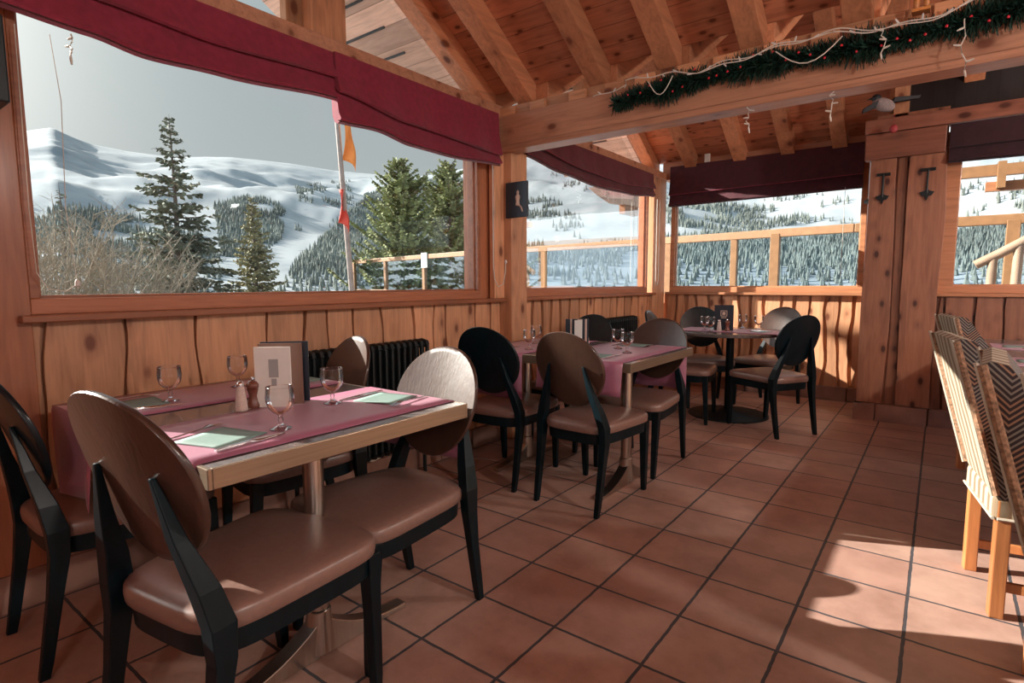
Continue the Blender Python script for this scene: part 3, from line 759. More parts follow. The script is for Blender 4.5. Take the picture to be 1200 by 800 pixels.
def fork():
    b = MB(); poly = [(-.004, -.10), (.004, -.10), (.006, -.06), (.003, .03), (.011, .05), (.012, .065)]
    poly += [(.012, .10), (.009, .10), (.008, .07), (.005, .07), (.004, .10), (.001, .10), (.0, .07), (-.001, .07), (-.002, .10), (-.004, .10), (-.005, .07), (-.008, .07), (-.009, .10), (-.012, .10)]
    poly += [(-.012, .065), (-.011, .05), (-.003, .03), (-.006, -.06)]
    fz = lambda y: .002 + .008 * max(0, min(1, (y - .0) / .05)) * (1 - max(0, (y - .05) / .06))
    b.prism(poly, lambda x, y: (x, y, fz(y)), lambda x, y: (x, y, fz(y) + .002)); return b.build('fork', 'cutlery', cat='fork')
nap, kn, fo = napkin(), knife(), fork(); nu, ku, fu = [False], [False], [False]
SETS = [(-1.59, .735, 12, 'in front of the nearest glass, closest to the camera', ZT), (-2.30, .77, -8, 'behind the nearest chair back, window side', ZT),
        (-1.64, 1.37, 188, 'at the far room-side corner of the nearest table', ZT), (-2.28, 1.40, 172, 'at the far window-side corner of the nearest table', ZT),
        (-2.40, 2.97, 0, 'at the near window-side place of the middle table', ZT), (-1.62, 2.95, 5, 'behind the brown chair back on the middle table', ZT), (-1.66, 3.60, 180, 'at the far room-side place of the middle table', ZT), (-2.25, 3.56, 180, 'at the far window-side place of the middle table', ZT),
        (-1.25, 5.22, 70, 'at the right place of the round table', ZT), (-1.70, 5.40, 230, 'at the rear left place of the round table', ZT)]
for x, y, a, l, z in SETS:
    ar = R(a)
    sc_ = .62 if 'round' in l else 1.0
    off = .055 if 'round' in l else .115
    place(nap, nu, (x, y, z), ar + R(6), 'green folded paper napkin ' + l, 'green paper napkins', sc_)
    place(kn, ku, (x + off * math.cos(ar), y + off * math.sin(ar), z), ar - R(4), 'steel table knife ' + l, 'table knives')
    place(fo, fu, (x - off * math.cos(ar), y - off * math.sin(ar), z), ar + R(3), 'steel table fork ' + l, 'table forks')
for y, l in ((4.95, 'at the farthest place of the right-hand table'), (4.05, 'at the middle place of the right-hand table'), (3.22, 'at the nearest visible place of the right-hand table')):
    place(nap, nu, (.44, y, ZT - .001), R(90), 'paper napkin ' + l, 'green paper napkins')
    place(kn, ku, (.44, y - .12, ZT - .001), R(-90), 'steel table knife ' + l, 'table knives'); place(fo, fu, (.44, y + .12, ZT - .001), R(-90), 'steel table fork ' + l, 'table forks')

# standing menus
def menu(x, y, a, w, h, th, mat, label, stripe=None, group='menus standing on the nearest table', z=.781, cat='menu', name='menu_folder', lean=0):
    b = MB(); b.box(-w / 2, w / 2, -th / 2, th / 2, 0, h)
    o = b.build(name, mat, label=label, cat=cat, group=group, loc=(x, y, z), rotz=R(a), bevel=.0015)
    o.rotation_euler = (R(lean), 0, R(a))
    if stripe:
        p = MB()
        for (sx0, sx1, sz0, sz1) in stripe[1]: p.box(sx0 * w, sx1 * w, -th / 2 - .0012, -th / 2 + .0005, sz0 * h, sz1 * h)
        p.build('printed_panel', stripe[0], o)
    return o
menu(-1.85, 1.045, 42, .125, .215, .006, 'cream', 'pale cream menu card standing at the front of the nearest table stack', ('grey_card', [(-.10, .16, .50, .80), (-.04, .10, .36, .48)]))
menu(-1.875, 1.09, 46, .15, .222, .010, 'brown_card', 'brown menu folder standing behind the cream card', ('cream', [(.02, .10, .3, .9)]))
menu(-1.905, 1.125, 50, .165, .224, .010, 'navy_card', 'dark blue menu folder at the back of the nearest table stack')
menu(-1.845, 3.135, 28, .05, .195, .008, 'cream', 'narrow white menu edge standing on the middle table', group='menus standing on the middle table')
menu(-1.875, 3.17, 30, .15, .20, .012, 'navy_card', 'dark menu folder with pale stripes standing on the middle table', ('emblem', [(.02, .22, 0, 1), (-.30, -.22, 0, 1), (.34, .42, 0, 1)]), 'menus standing on the middle table')
bm = menu(-1.555, 5.235, 14, .165, .23, .008, 'navy_card', 'black menu board with square emblem standing on the round table', None, 'menu on the round table')
p = MB()
for (a0, a1, z0, z1) in ((-.028, .028, .175, .180), (-.028, .028, .128, .133), (-.028, -.023, .133, .175), (.023, .028, .133, .175), (-.013, .013, .141, .167), (-.022, .022, .112, .118)):
    p.box(a0, a1, -.0052, -.0035, z0, z1)
p.build('square_emblem', 'emblem', bm)

# ------------------------------------------------------------------ radiators
def radiator(y0, y1, z0, z1, label):
    t = empty('column_radiator', (-2.60, (y0 + y1) / 2, 0), 0, label, 'radiator', 'black column radiators under the windows')
    h = (y1 - y0) / 2; n = int((y1 - y0) / .046)
    for i in range(n):
        y = -h + (i + .5) * (2 * h / n); b = MB()
        for dx in (-.045, 0, .045):
            b.tube([(dx, y, z0 + .03), (dx, y, z1 - .03)], .0125, 8)
        for z in (z0, z1):
            s = 1 if z == z0 else -1
            b.tube([(-.045, y, z + s * .03), (-.04, y, z + s * .012), (0, y, z + s * .004), (.04, y, z + s * .012), (.045, y, z + s * .03)], .016, 8)
        b.build('fin_section', 'iron', t, smooth=True)
    for pp, rr in (([(0, -h, z0 + .035), (0, h, z0 + .035)], .014), ([(0, -h, z1 - .035), (0, h, z1 - .035)], .014), ([(0, h - .02, z0 + .03), (0, h - .02, 0.0)], .012), ([(0, -h + .02, z0 + .03), (0, -h + .02, 0.0)], .012)):
        b = MB(); b.tube(pp, rr, 8); b.build('pipe', 'iron', t, smooth=True)
radiator(1.55, 2.50, .20, .86, 'long black column radiator behind the nearest table')
radiator(4.35, 5.58, .20, .86, 'black column radiator behind the middle table near the corner')
b = MB(); b.tube([(-2.655, 1.9, .21), (-2.645, 2.1, .16), (-2.645, 2.3, .19), (-2.655, 2.45, .24)], .006, 6)
b.build('power_cable', 'cord', smooth=True, label='beige cable sagging under the long radiator', cat='cable')

# ------------------------------------------------------------------ small things on walls
t = empty('wall_plaque', (-2.60, 3.415, 1.83), 0, 'dark picture plaque with pale figure on the post', 'picture')
b = MB(); b.box(-.10, .10, -.016, .002, -.13, .13, mat=Matrix.Translation((.06, 0, 0))); b.build('board', 'navy_card', t, bevel=.004)
b = MB(); b.lathe([(.003, -.05), (.02, -.04), (.016, -.01), (.022, .02), (.010, .04), (.014, .055), (.003, .07)], (.075, -.012, 0), 12); b.build('pale_figure', 'emblem', t, smooth=True)
b = MB(); b.tube([(.075, -.016, -.03), (.11, -.02, -.06), (.12, -.02, -.09)], .006, 6); b.build('pale_figure', 'emblem', t, smooth=True)
hk = empty('iron_hook', cat='hook')
b = MB(); b.box(-.05, .05, -.012, 0, .10, .125); b.tube([(0, -.01, .11), (0, -.014, -.08)], .008, 8); b.build('shaft', 'iron', hk, bevel=.002)
b = MB(); b.prism([(-.05, -.07), (-.02, -.06), (0, -.045), (.02, -.06), (.05, -.07), (.03, -.10), (.012, -.10), (0, -.14), (-.012, -.10), (-.03, -.10)], lambda x, z: (x, -.018, z), lambda x, z: (x, -.006, z)); b.build('arrow_tip', 'iron', hk)
hu = [False]
place(hk, hu, (-.442, PY - .005, 2.01), 0, 'left black iron arrow hook on the slab pillar', 'iron hooks'); place(hk, hu, (-.135, PY - .010, 2.015), 0, 'right black iron arrow hook on the slab pillar', 'iron hooks')
b = MB(); b.box(-.03, .03, -.03, .0, -.045, .045); b.lathe([(.014, -.01), (.014, .01)], (0, -.035, 0), 12)
b.build('wall_sensor', 'cream', label='small pale sensor box above the far wall blind', cat='sensor', loc=(-2.16, FY - .06, 2.60), bevel=.006)
b = MB(); b.tube([(-.62, FY - .09, 1.98), (-.60, FY - .12, 1.98), (-.57, FY - .16, 1.98), (-.55, 6.2, 1.98)], .022, 8)
b.build('metal_hinge_bar', 'iron', smooth=True, label='short dark metal bar between the far window and the pillar', cat='bar')
b = MB(); b.box(-.09, .06, -.14, .12, -.14, .14); b.box(.055, .065, -.11, .09, -.11, .11)
b.build('loudspeaker', 'iron', label='black loudspeaker box at the left edge of the photo', cat='loudspeaker', loc=(-2.57, .42, 1.96), bevel=.008)
# bird ornament
t = empty('bird_ornament', (-.46, 5.66, 2.66), R(25), 'black and white magpie ornament perched over the pillar beam', 'ornament')
b = MB()
def ell(mb, c, r, n=14, m=9, tilt=0):
    rings = []
    for i in range(m):
        a = -PI / 2 + PI * (i + .02) / (m - .96)
        rings.append([(c[0] + r[0] * math.sin(a), c[1] + r[1] * math.cos(a) * math.cos(2 * PI * k / n), c[2] + r[2] * math.cos(a) * math.sin(2 * PI * k / n) + tilt * math.sin(a)) for k in range(n)])
    mb.loft(rings)
ell(b, (0, 0, 0), (.085, .05, .055), tilt=-.02); b.build('body', 'bird_white', t, smooth=True)
b = MB(); ell(b, (-.055, 0, .055), (.035, .032, .032)); b.build('head', 'bird_black', t, smooth=True)
b = MB(); b.tube([(-.085, 0, .055), (-.125, 0, .045)], [.010, .002], 6); b.build('beak', 'iron', t, smooth=True)
b = MB(); b.prism([(.06, .01), (.25, .03), (.26, .055), (.07, .05)], lambda x, z: (x, -.025, z), lambda x, z: (x, .025, z)); b.build('tail', 'bird_black', t, bevel=.004)
b = MB(); b.prism([(-.07, -.03), (-.17, -.07), (-.16, -.03), (-.05, .03)], lambda x, z: (x, -.045, z), lambda x, z: (x, -.02, z)); b.build('wing', 'bird_black', t, bevel=.004)
b = MB(); ell(b, (0, 0, -.02), (.030, .022, .035)); b.tube([(0, 0, .01), (0, 0, .10)], .0018, 5)
b.build('hanging_ornament', 'redorn', smooth=True, label='small red ornament hanging below the magpie', cat='ornament', loc=(-.385, 5.72, 2.49))
# small lantern over the garland
t = empty('wooden_lantern', (-.145, 3.30, 2.44), 0, 'small amber wooden lantern standing behind the garland', 'lantern')
b = MB(); b.box(-.035, .035, -.03, .03, 0, .014); b.box(-.035, .035, -.03, .03, .095, .105); b.build('frame', 'lampshade', t, bevel=.002)
for sx in (-1, 1):
    b = MB(); b.lathe([(.004, .014), (.012, .03), (.013, .07), (.006, .095)], (sx * .019, 0, 0), 12); b.build('candle_tube', 'lampshade', t, smooth=True)

# ------------------------------------------------------------------ garland and fairy lights
def gz(x): return 2.362 + .012 * math.sin(x * 5)
gar = MB()
rg = random.Random(3)
x = -1.70
steps = 620
for i in range(steps):
    x = -1.70 + 2.6 * i / steps
    cz = gz(x) + (.0 if x > -1.6 else -.02); cy = 3.315
    for k in range(16):
        a = rg.uniform(0, 2 * PI); l = rg.uniform(.04, .088) * (1.0 + .22 * math.sin(x * 13) + .12 * math.sin(x * 31))
        dx = rg.uniform(-.035, .035)
        d = Vector((dx, math.cos(a) * l * .6 - .008, math.sin(a) * l)); c = Vector((x, cy, cz))
        w = .0042; sd = Vector((rg.uniform(-1, 1), rg.uniform(-1, 1), rg.uniform(-1, 1))).normalized() * w
        tip = c + d
        if tip.y > 3.345: tip.y = 3.343
        gar.add([c + d * .15 - sd, c + d * .15 + sd, tip + sd * .5, tip - sd * .5], [(0, 1, 2, 3)], rg.random())
g_o = gar.build('fir_garland', 'needle', label='dark green fir garland with red berries along the crossbeam', cat='garland')
for i in range(34):
    xx = -1.62 + 2.3 * (i + rg.random() * .7) / 34
    bb = MB(); bb.lathe([(.001, -.006), (.0055, -.003), (.0062, .001), (.004, .005), (.001, .007)], (xx, 3.262 + rg.uniform(-.004, .012), gz(xx) + rg.uniform(-.045, .045)), 8)
    bb.build('berry', 'redberry', g_o, smooth=True)
def bulb(mb, p, d, l=.022):
    d = Vector(d).normalized(); p = Vector(p)
    mb.tube([p, p + d * l * .5, p + d * l], [.0042, .0048, .003], 6)
t = empty('fairy_lights', (0, 0, 0), 0, 'white cable string of small fairy lights draped over the garland and beam', 'string lights')
b = MB(); pts = []
for i in range(90):
    xx = -1.86 + 2.6 * i / 89
    pts.append((xx, 3.262 - (.012 if xx > -1.6 else -.06), 2.41 + .022 * math.sin(xx * 7.3) + .010 * math.sin(xx * 23) + (.0 if xx > -1.6 else .012)))
b.tube(pts, .0032, 5); pts2 = [(p[0], p[1] - .006, p[2] + .014 * math.sin(p[0] * 11)) for p in pts[24:]]; b.tube(pts2, .0028, 5)
for lo, hi in ((-1.45, -1.30), (-.75, -.45)):
    b.tube([(lo + (hi - lo) * q / 8, 3.250, 2.40 - .09 * math.sin(PI * q / 8) ) for q in range(9)], .003, 5)
b.build('cable', 'cord', t, smooth=True)
for i in range(2, 89, 3):
    bb = MB(); bulb(bb, pts[i], (rg.uniform(-1, 1), -.3, rg.uniform(-1, 1)), .026); bb.build('bulb', 'white', t, smooth=True)
def drop(x, y, z, l, seed, label):
    r2 = random.Random(seed); pts = []; b = MB()
    for k in range(7): pts.append((x + r2.uniform(-.012, .012), y + r2.uniform(-.005, .005), z - l * k / 6))
    b.tube(pts, .0028, 5)
    for k in (1, 3, 5): bulb(b, pts[k], (r2.choice((-1, 1)), -.2, r2.uniform(-.6, .4)), .028)
    bulb(b, pts[6], (.2, 0, -1), .03)
    return b.build('icicle_light', 'cord', smooth=True, label=label, cat='string lights', group='hanging light drops')
drop(-.905, 3.36, 2.18, .115, 1, 'short light drop hanging under the beam left of centre')
drop(-.50, 3.36, 2.18, .12, 2, 'short light drop hanging under the beam near the magpie')
drop(.02, 3.27, 2.36, .22, 3, 'long light drop hanging over the beam at the right edge')
drop(-.28, 3.25, 2.40, .12, 4, 'light drop lying on the dark garland below the lantern')
drop(-2.60, .745, 2.13, .08, 5, 'tiny light drop hanging under the left end of the red blind')
drop(-2.60, 4.95, 2.10, .07, 6, 'tiny light drop hanging under the sagging blind')

# ------------------------------------------------------------------ upholstered chairs on the right
def armless():
    """faces +X, origin under the rear edge centre"""
    t = empty('upholstered_chair', cat='chair')
    hw = .215
    # back: leaning wedge (profile in x,z)
    prof = [(-.155, 1.00), (-.135, 1.010), (-.100, 1.002), (-.030, .90), (.045, .78), (.105, .64), (.145, .50), (.14, .46), (.0, .44), (-.01, .46)]
    b = MB(); n = len(prof)
    ys = [-hw, -hw + .02, hw - .02, hw]
    rings = [[(x, y, z) for x, z in prof] for y in (-hw, hw)]
    vs = [p for r_ in rings for p in r_]
    b.add(vs, [tuple(range(n)), tuple(reversed(range(n, 2 * n)))], .5, 1)
    for i in range(n):
        j = (i + 1) % n; b.add([vs[i], vs[j], vs[n + j], vs[n + i]], [(3, 2, 1, 0)], .5, 0 if i in (9, 0, 1, 8) else 1)
    bk = b.build('backrest', ['wave', 'zig'], t)
    for sy in (-1, 1):
        b = MB(); y = sy * (hw + .004)
        b.tube([(-.008 - .147 * q, y, .46 + .54 * q) for q in [i / 10 for i in range(11)]], .012, 8); b.build('braid_trim', 'braid', bk, smooth=True)
        b = MB(); b.tube([(-.020 - .147 * q, y, .455 + .55 * q) for q in [i / 10 for i in range(11)]], .006, 6); b.build('piping', 'piping', bk, smooth=True)
    b = MB(); b.box(-.01, .44, -hw, hw, .36, .455); b.build('seat', 'wave', t, bevel=.018, seg=3)
    b = MB()
    for sy in (-1, 1): b.tube([(0, sy * (hw + .003), .372), (.43, sy * (hw + .003), .372)], .006, 6)
    b.tube([(-.012, -hw, .372), (-.012, hw, .372)], .006, 6); b.build('piping', 'piping', t, smooth=True)
    for x_ in (.022, .40):
        for sy in (-1, 1):
            b = MB(); b.box(x_ - .022, x_ + .022, sy * (hw - .022) - .022, sy * (hw - .022) + .022, 0, .44 if x_ < .1 else .37); b.build('leg', 'chairleg', t, bevel=.004)
    b = MB()
    for sy in (-1, 1): b.box(.04, .38, sy * (hw - .022) - .010, sy * (hw - .022) + .010, .10, .135)
    b.box(.20, .22, -hw + .03, hw - .03, .105, .13); b.build('stretcher', 'chairleg', t, bevel=.002)
    return t
uc = armless(); uu = [False]
place(uc, uu, (.175, 2.79, 0), R(9), 'high-backed patterned chair with cream sunlit back and brown braid, farther one', 'patterned upholstered chairs')
place(uc, uu, (.262, 2.075, 0), R(-3), 'high-backed patterned chair with dark chevron side, in front of the sunlit one', 'patterned upholstered chairs')
place(uc, uu, (.335, 1.50, 0), R(2), 'patterned chair cut off by the right edge of the photo, nearest the camera', 'patterned upholstered chairs')
place(uc, uu, (.19, 4.42, 0), R(12), 'small distant patterned chair top showing behind the sunlit chair back', 'patterned upholstered chairs')

# ------------------------------------------------------------------ outside: terrace
def seg_box(mb, p, q, w, z0, z1):
    p = Vector((p[0], p[1], 0)); q = Vector((q[0], q[1], 0)); d = (q - p).normalized(); n_ = Vector((-d.y, d.x, 0)) * w / 2
    vs = []
    for z in (z0, z1):
        for c in (p - n_, q - n_, q + n_, p + n_): vs.append((c.x, c.y, z))
    mb.add(vs, [(3, 2, 1, 0), (4, 5, 6, 7), (0, 1, 5, 4), (1, 2, 6, 5), (2, 3, 7, 6), (3, 0, 4, 7)])
t = empty('terrace_balustrade', (0, 0, 0), 0, 'wooden terrace windbreak with glass panels seen through the windows', 'balustrade')
P = [(-15.97, 12.13), (-9.35, 10.57), (-4.4, 9.83), (-.99, 9.2), (5.0, 8.9)]
for a_, c_ in zip(P, P[1:]):
    b = MB(); seg_box(b, a_, c_, .12, 1.90, 2.02); b.build('top_rail', 'rail', t, bevel=.01)
    b = MB(); seg_box(b, a_, c_, .10, .95, 1.04); b.build('lower_rail', 'rail', t, bevel=.01)
    b = MB(); seg_box(b, a_, c_, .012, 1.04, 1.90); b.build('glass_panel', 'windbreak', t)
def on_line(t_, seg): a_, c_ = P[seg], P[seg + 1]; return (a_[0] + (c_[0] - a_[0]) * t_, a_[1] + (c_[1] - a_[1]) * t_)
for seg, t_ in ((0, 0.0), (0, .34), (0, .68), (1, 0.0), (1, .5), (2, 0.0), (2, .5), (3, -.03), (3, .20), (3, .275), (3, .5), (3, .75)):
    p_ = on_line(t_, seg); w = .05 if seg != 3 else .065
    if seg == 3 and t_ < 0: p_ = (-2.05, 9.38)
    if seg == 3 and t_ == .20: p_ = (-3.9, 9.75); 
    b = MB(); b.box(p_[0] - w, p_[0] + w, p_[1] - w, p_[1] + w, -.1, 1.95); b.build('post', 'rail', t, bevel=.006)
b = MB(); b.box(-.15, .15, -.004, .004, -.2, .2); b.build('paper_notice', 'paper', label='pale paper notice fixed to the terrace windbreak glass', cat='notice', loc=(-11.35, 10.95, 1.86), rotz=R(-13))
# log stair rail seen through the right window
t = empty('log_handrail', (0, 0, 0), 0, 'peeled log handrail of an outside stair seen through the right window', 'handrail')
b = MB(); b.tube([(.30, 8.3, 1.40), (.50, 8.3, 1.52), (.95, 8.3, 1.82)], [.05, .052, .05], 12); b.build('rail_log', 'log', t, smooth=True)
for x_ in (.43, .64, .86):
    b = MB(); b.tube([(x_, 8.3, .2), (x_ + .02, 8.3, 1.36 + (x_ - .3) * .62 + .06)], [.05, .045], 10); b.build('baluster_log', 'log', t, smooth=True)
t = empty('timber_canopy', (0, 0, 0), 0, 'timber canopy edge at the top of the right window outside', 'canopy')
b = MB(); b.box(.10, 2.4, 8.3, 8.4, 2.38, 2.50); b.build('lower_board', 'rail', t); b = MB(); b.box(.33, 2.4, 8.2, 8.3, 2.20, 2.30); b.build('cross_board', 'frameX', t)
for x_ in (.42, .78, 1.2):
    b = MB(); b.box(x_, x_ + .07, 8.1, 8.2, 2.22, 2.50); b.build('hanger_block', 'rail', t)
# roof corner seen through the second window
t = empty('eave_corner', (0, 0, 0), 0, 'pale roof overhang corner outside the second window', 'roof')
b = MB(); pl = [(10.55, 3.20), (13.3, 3.45), (13.3, 3.05), (11.5, 2.98), (11.0, 3.08)]
b.prism(pl, lambda y, z: (-6.0, y, z), lambda y, z: (-5.85, y, z)); b.build('fascia', 'soffit', t)
b = MB(); b.box(-6.0, -5.86, 12.0, 12.7, 2.80, 3.0); b.build('bracket', 'frameX', t)
# outer ledge with snow
b = MB(); b.box(-3.25, -2.95, .3, 3.5, 1.10, 1.165); b.build('snowy_ledge', 'snowground', label='snow-dusted grey ledge outside the biggest window', cat='ledge', bevel=.01)
# flagpole
t = empty('flagpole', (-8.0, 6.03, 0), 0, 'weathered leaning flagpole outside the biggest window', 'flagpole')
b = MB(); b.tube([(0, .05, -.6), (0, -.02, 1.1), (0, -.20, 3.9), (0, -.25, 4.6)], [.05, .048, .04, .035], 10); b.build('pole', 'pole', t, smooth=True)
fl = MB()
def cloth(mb, y0, z0, w, h, seed):
    vs = []; r2 = random.Random(seed)
    for i in range(7):
        for j in range(9):
            u, v = i / 6, j / 8
            vs.append((.05 + .06 * math.sin(v * 4 + u * 5), y0 + w * u * (1 - .25 * v) + .05 * v * u, z0 - h * v - .12 * u * u + .03 * math.sin(v * 7 + u * 3)))
    mb.add(vs, [(i * 9 + j, (i + 1) * 9 + j, (i + 1) * 9 + j + 1, i * 9 + j + 1) for i in range(6) for j in range(8)])
cloth(fl, -.13, 3.95, .20, .72, 1); o = fl.build('flag', 'flag', t, smooth=True); s = o.modifiers.new('t', 'SOLIDIFY'); s.thickness = .004
fl = MB(); cloth(fl, -.25, 2.75, .13, .55, 2); o = fl.build('flag', 'flagred', t, smooth=True); s = o.modifiers.new('t', 'SOLIDIFY'); s.thickness = .004

# invented chalet out of view on the left, added to cut the sun
t = empty('sun_blocker', (-12.7, -.55, 0), 0, 'tall timber chalet added out of view on the left to cut the sun', 'sun blocker')
b = MB(); b.box(-2, 2, -.9, .94, -.8, 7.6); b.build('walls', 'blocker', t)
b = MB(); b.add([(-2.3, -1.1, 7.5), (2.3, -1.1, 7.5), (2.3, .02, 8.6), (-2.3, .02, 8.6), (-2.3, 1.14, 7.5), (2.3, 1.14, 7.5)], [(0, 1, 2, 3), (3, 2, 5, 4), (0, 3, 4), (1, 5, 2), (0, 4, 5, 1)]); b.build('roof', 'snowground', t)

# ------------------------------------------------------------------ trees close by
def bough(mb, base, d, l, droop, rg, mi=1, dens=9, wid=.16, twl=.3):
    """a branch with needle sprays"""
    d = Vector(d).normalized(); pts = []
    nseg = 5
    for k in range(nseg + 1):
        q = k / nseg; p = Vector(base) + d * l * q + Vector((0, 0, -droop * l * (q ** 1.5) + .10 * l * q ** 3)); pts.append(p)
    mb.tube(pts, [.018 * (1 - .7 * k / nseg) for k in range(nseg + 1)], 4, mi=0, cap=False)
    side = d.cross(Vector((0, 0, 1))).normalized()
    for k in range(int(dens * l * 3)):
        q = rg.uniform(.12, 1.0); i = min(nseg - 1, int(q * nseg)); p = pts[i].lerp(pts[i + 1], q * nseg - i)
        s = rg.choice((-1, 1)); tl = rg.uniform(.5, 1) * twl * (1.15 - q * .6) * (.4 + .6 * min(1, l))
        v = side * s * tl * .8 + d * tl * .6 + Vector((0, 0, rg.uniform(-.7, .15) * tl))
        w = Vector((rg.uniform(-1, 1), rg.uniform(-1, 1), rg.uniform(-1, 1))).normalized() * wid * .35
        e = p + v
        mb.add([p, p + v * .5 + w, e, p + v * .5 - w], [(0, 1, 2, 3)], rg.random(), mi)
def conifer(x, y, z0, H, rad, seed, leaf, name, label, cat='tree', dens=9, whorl=.22, sparse_top=.0, shape=1.0, droop=.35, wid=.16, per=6, twl=.3, crown0=.06, parts=True):
    rg = random.Random(seed); t = empty(name, (x, y, z0), 0, label, cat)
    tr = MB(); tr.tube([(0, 0, 0), (.02, 0, H * .3), (0, .03, H * .7), (0, 0, H)], [.02 * H + .02, .014 * H, .007 * H, .004], 8); tr.build('trunk', 'bark', t, smooth=True)
    mb = MB(); z = H * crown0
    while z < H * .99:
        q = z / H; rr = rad * (1 - q) ** shape * rg.uniform(.75, 1.15) + .06
        n = per if rg.random() > sparse_top * q else per - 2
        a0 = rg.uniform(0, 6)
        for k in range(max(3, n)):
            a = a0 + 2 * PI * k / n + rg.uniform(-.3, .3); l = rr * rg.uniform(.6, 1.15)
            bough(mb, (0, 0, z + rg.uniform(-.08, .08)), (math.cos(a), math.sin(a), rg.uniform(-.05, .2) + .25 * q), l, droop * (1 - q * .7), rg, 1, dens, wid, twl)
        z += whorl * rg.uniform(.7, 1.3) * (1 + .3 * (1 - q))
    mb.build('crown', ['bark', leaf], t)
    return t
conifer(-20, 8.2, -1.6, 8.25, 2.7, 11, 'spruce', 'spruce_tree', 'tall dark spruce with drooping branches in the middle of the biggest window', dens=10, whorl=.20, droop=.40, shape=.95, sparse_top=.8, wid=.20, twl=.42, per=7)
conifer(-20, 10.8, -1.6, 5.95, 1.7, 12, 'larch', 'larch_tree', 'smaller yellowish conifer right of the tall spruce', dens=14, whorl=.15, droop=.25, shape=.9, wid=.17, per=7)
conifer(-20.5, 6.2, -1.6, 4.2, 1.7, 31, 'spruce', 'spruce_tree', 'low bushy spruce at the foot of the tall spruce, left side', dens=8, whorl=.22, wid=.17)
conifer(-21, 9.0, -1.6, 4.0, 1.6, 32, 'spruce', 'spruce_tree', 'low bushy spruce at the foot of the tall spruce, right side', dens=8, whorl=.22, wid=.17)
conifer(-22, 5.7, -1.6, 6.0, 1.1, 13, 'spruce', 'spruce_tree', 'thin dark spruce at the left of the biggest window', dens=6, whorl=.3, droop=.4, sparse_top=.8)
conifer(-23, 4.6, -1.6, 5.6, 1.3, 14, 'spruce', 'spruce_tree', 'sparse spruce behind the bare bushes at the left window edge', dens=6, whorl=.3, droop=.4)
conifer(-15.0, 13.4, -1, 6.4, 2.1, 15, 'pinegreen', 'pine_tree', 'left bushy green pine behind the terrace windbreak', dens=26, whorl=.13, droop=-.35, shape=.5, wid=.15, per=7, crown0=.2, twl=.26)
conifer(-14.9, 15.7, -1, 6.65, 2.2, 16, 'pinegreen', 'pine_tree', 'right bushy green pine behind the terrace windbreak', dens=26, whorl=.13, droop=-.25, shape=.5, wid=.15, per=7, crown0=.2, twl=.26)
conifer(-14.0, 17.4, -1, 5.9, 1.9, 17, 'pinegreen', 'pine_tree', 'third green pine close to the right edge of the biggest window', dens=22, whorl=.13, droop=-.2, shape=.5, wid=.15, per=7, crown0=.2, twl=.26)
def shrub(x, y, z0, H, seed, label):
    rg = random.Random(seed); b = MB()
    for k in range(26):
        a = rg.uniform(0, 2 * PI); ln = rg.uniform(.1, .5) * H
        p0 = Vector((rg.uniform(-.5, .5), rg.uniform(-.5, .5), 0)); p1 = p0 + Vector((math.cos(a) * ln * .5, math.sin(a) * ln * .5, H * .5)); p2 = p1 + Vector((math.cos(a) * ln * .6, math.sin(a) * ln * .6, H * rg.uniform(.25, .5)))
        b.tube([p0, p1, p2], [.028, .018, .006], 4, cap=False)
        for j in range(16):
            q = rg.uniform(.2, 1); p = p0.lerp(p1, q * 2) if q < .5 else p1.lerp(p2, q * 2 - 1)
            v = Vector((rg.uniform(-1, 1), rg.uniform(-1, 1), rg.uniform(.2, 1.2))).normalized() * rg.uniform(.3, .8)
            b.tube([p, p + v * .5 + Vector((0, 0, .04)), p + v], [.009, .006, .003], 3, cap=False)
            for m_i in range(2):
                pp = p + v * rg.uniform(.3, .9); v2 = Vector((rg.uniform(-1, 1), rg.uniform(-1, 1), rg.uniform(.2, 1))).normalized() * .28
                b.tube([pp, pp + v2], [.005, .002], 3, cap=False)
    b.build('bare_shrub', 'twig', label=label, cat='shrub', group='bare shrubs outside the biggest window', loc=(x, y, z0))
for i, (x_, y_, h_, l_) in enumerate(((-17, 3.9, 4.6, 'at the left edge of the biggest window'), (-17, 4.7, 4.3, 'second from the left edge of the biggest window'), (-17.5, 5.5, 3.9, 'left of the tall spruce'), (-18, 6.4, 3.6, 'in front of the left side of the tall spruce'), (-19, 4.4, 4.8, 'rear one at the left edge of the biggest window'))):
    shrub(x_, y_, -1.5, h_, 40 + i, 'beige bare twiggy shrub ' + l_)

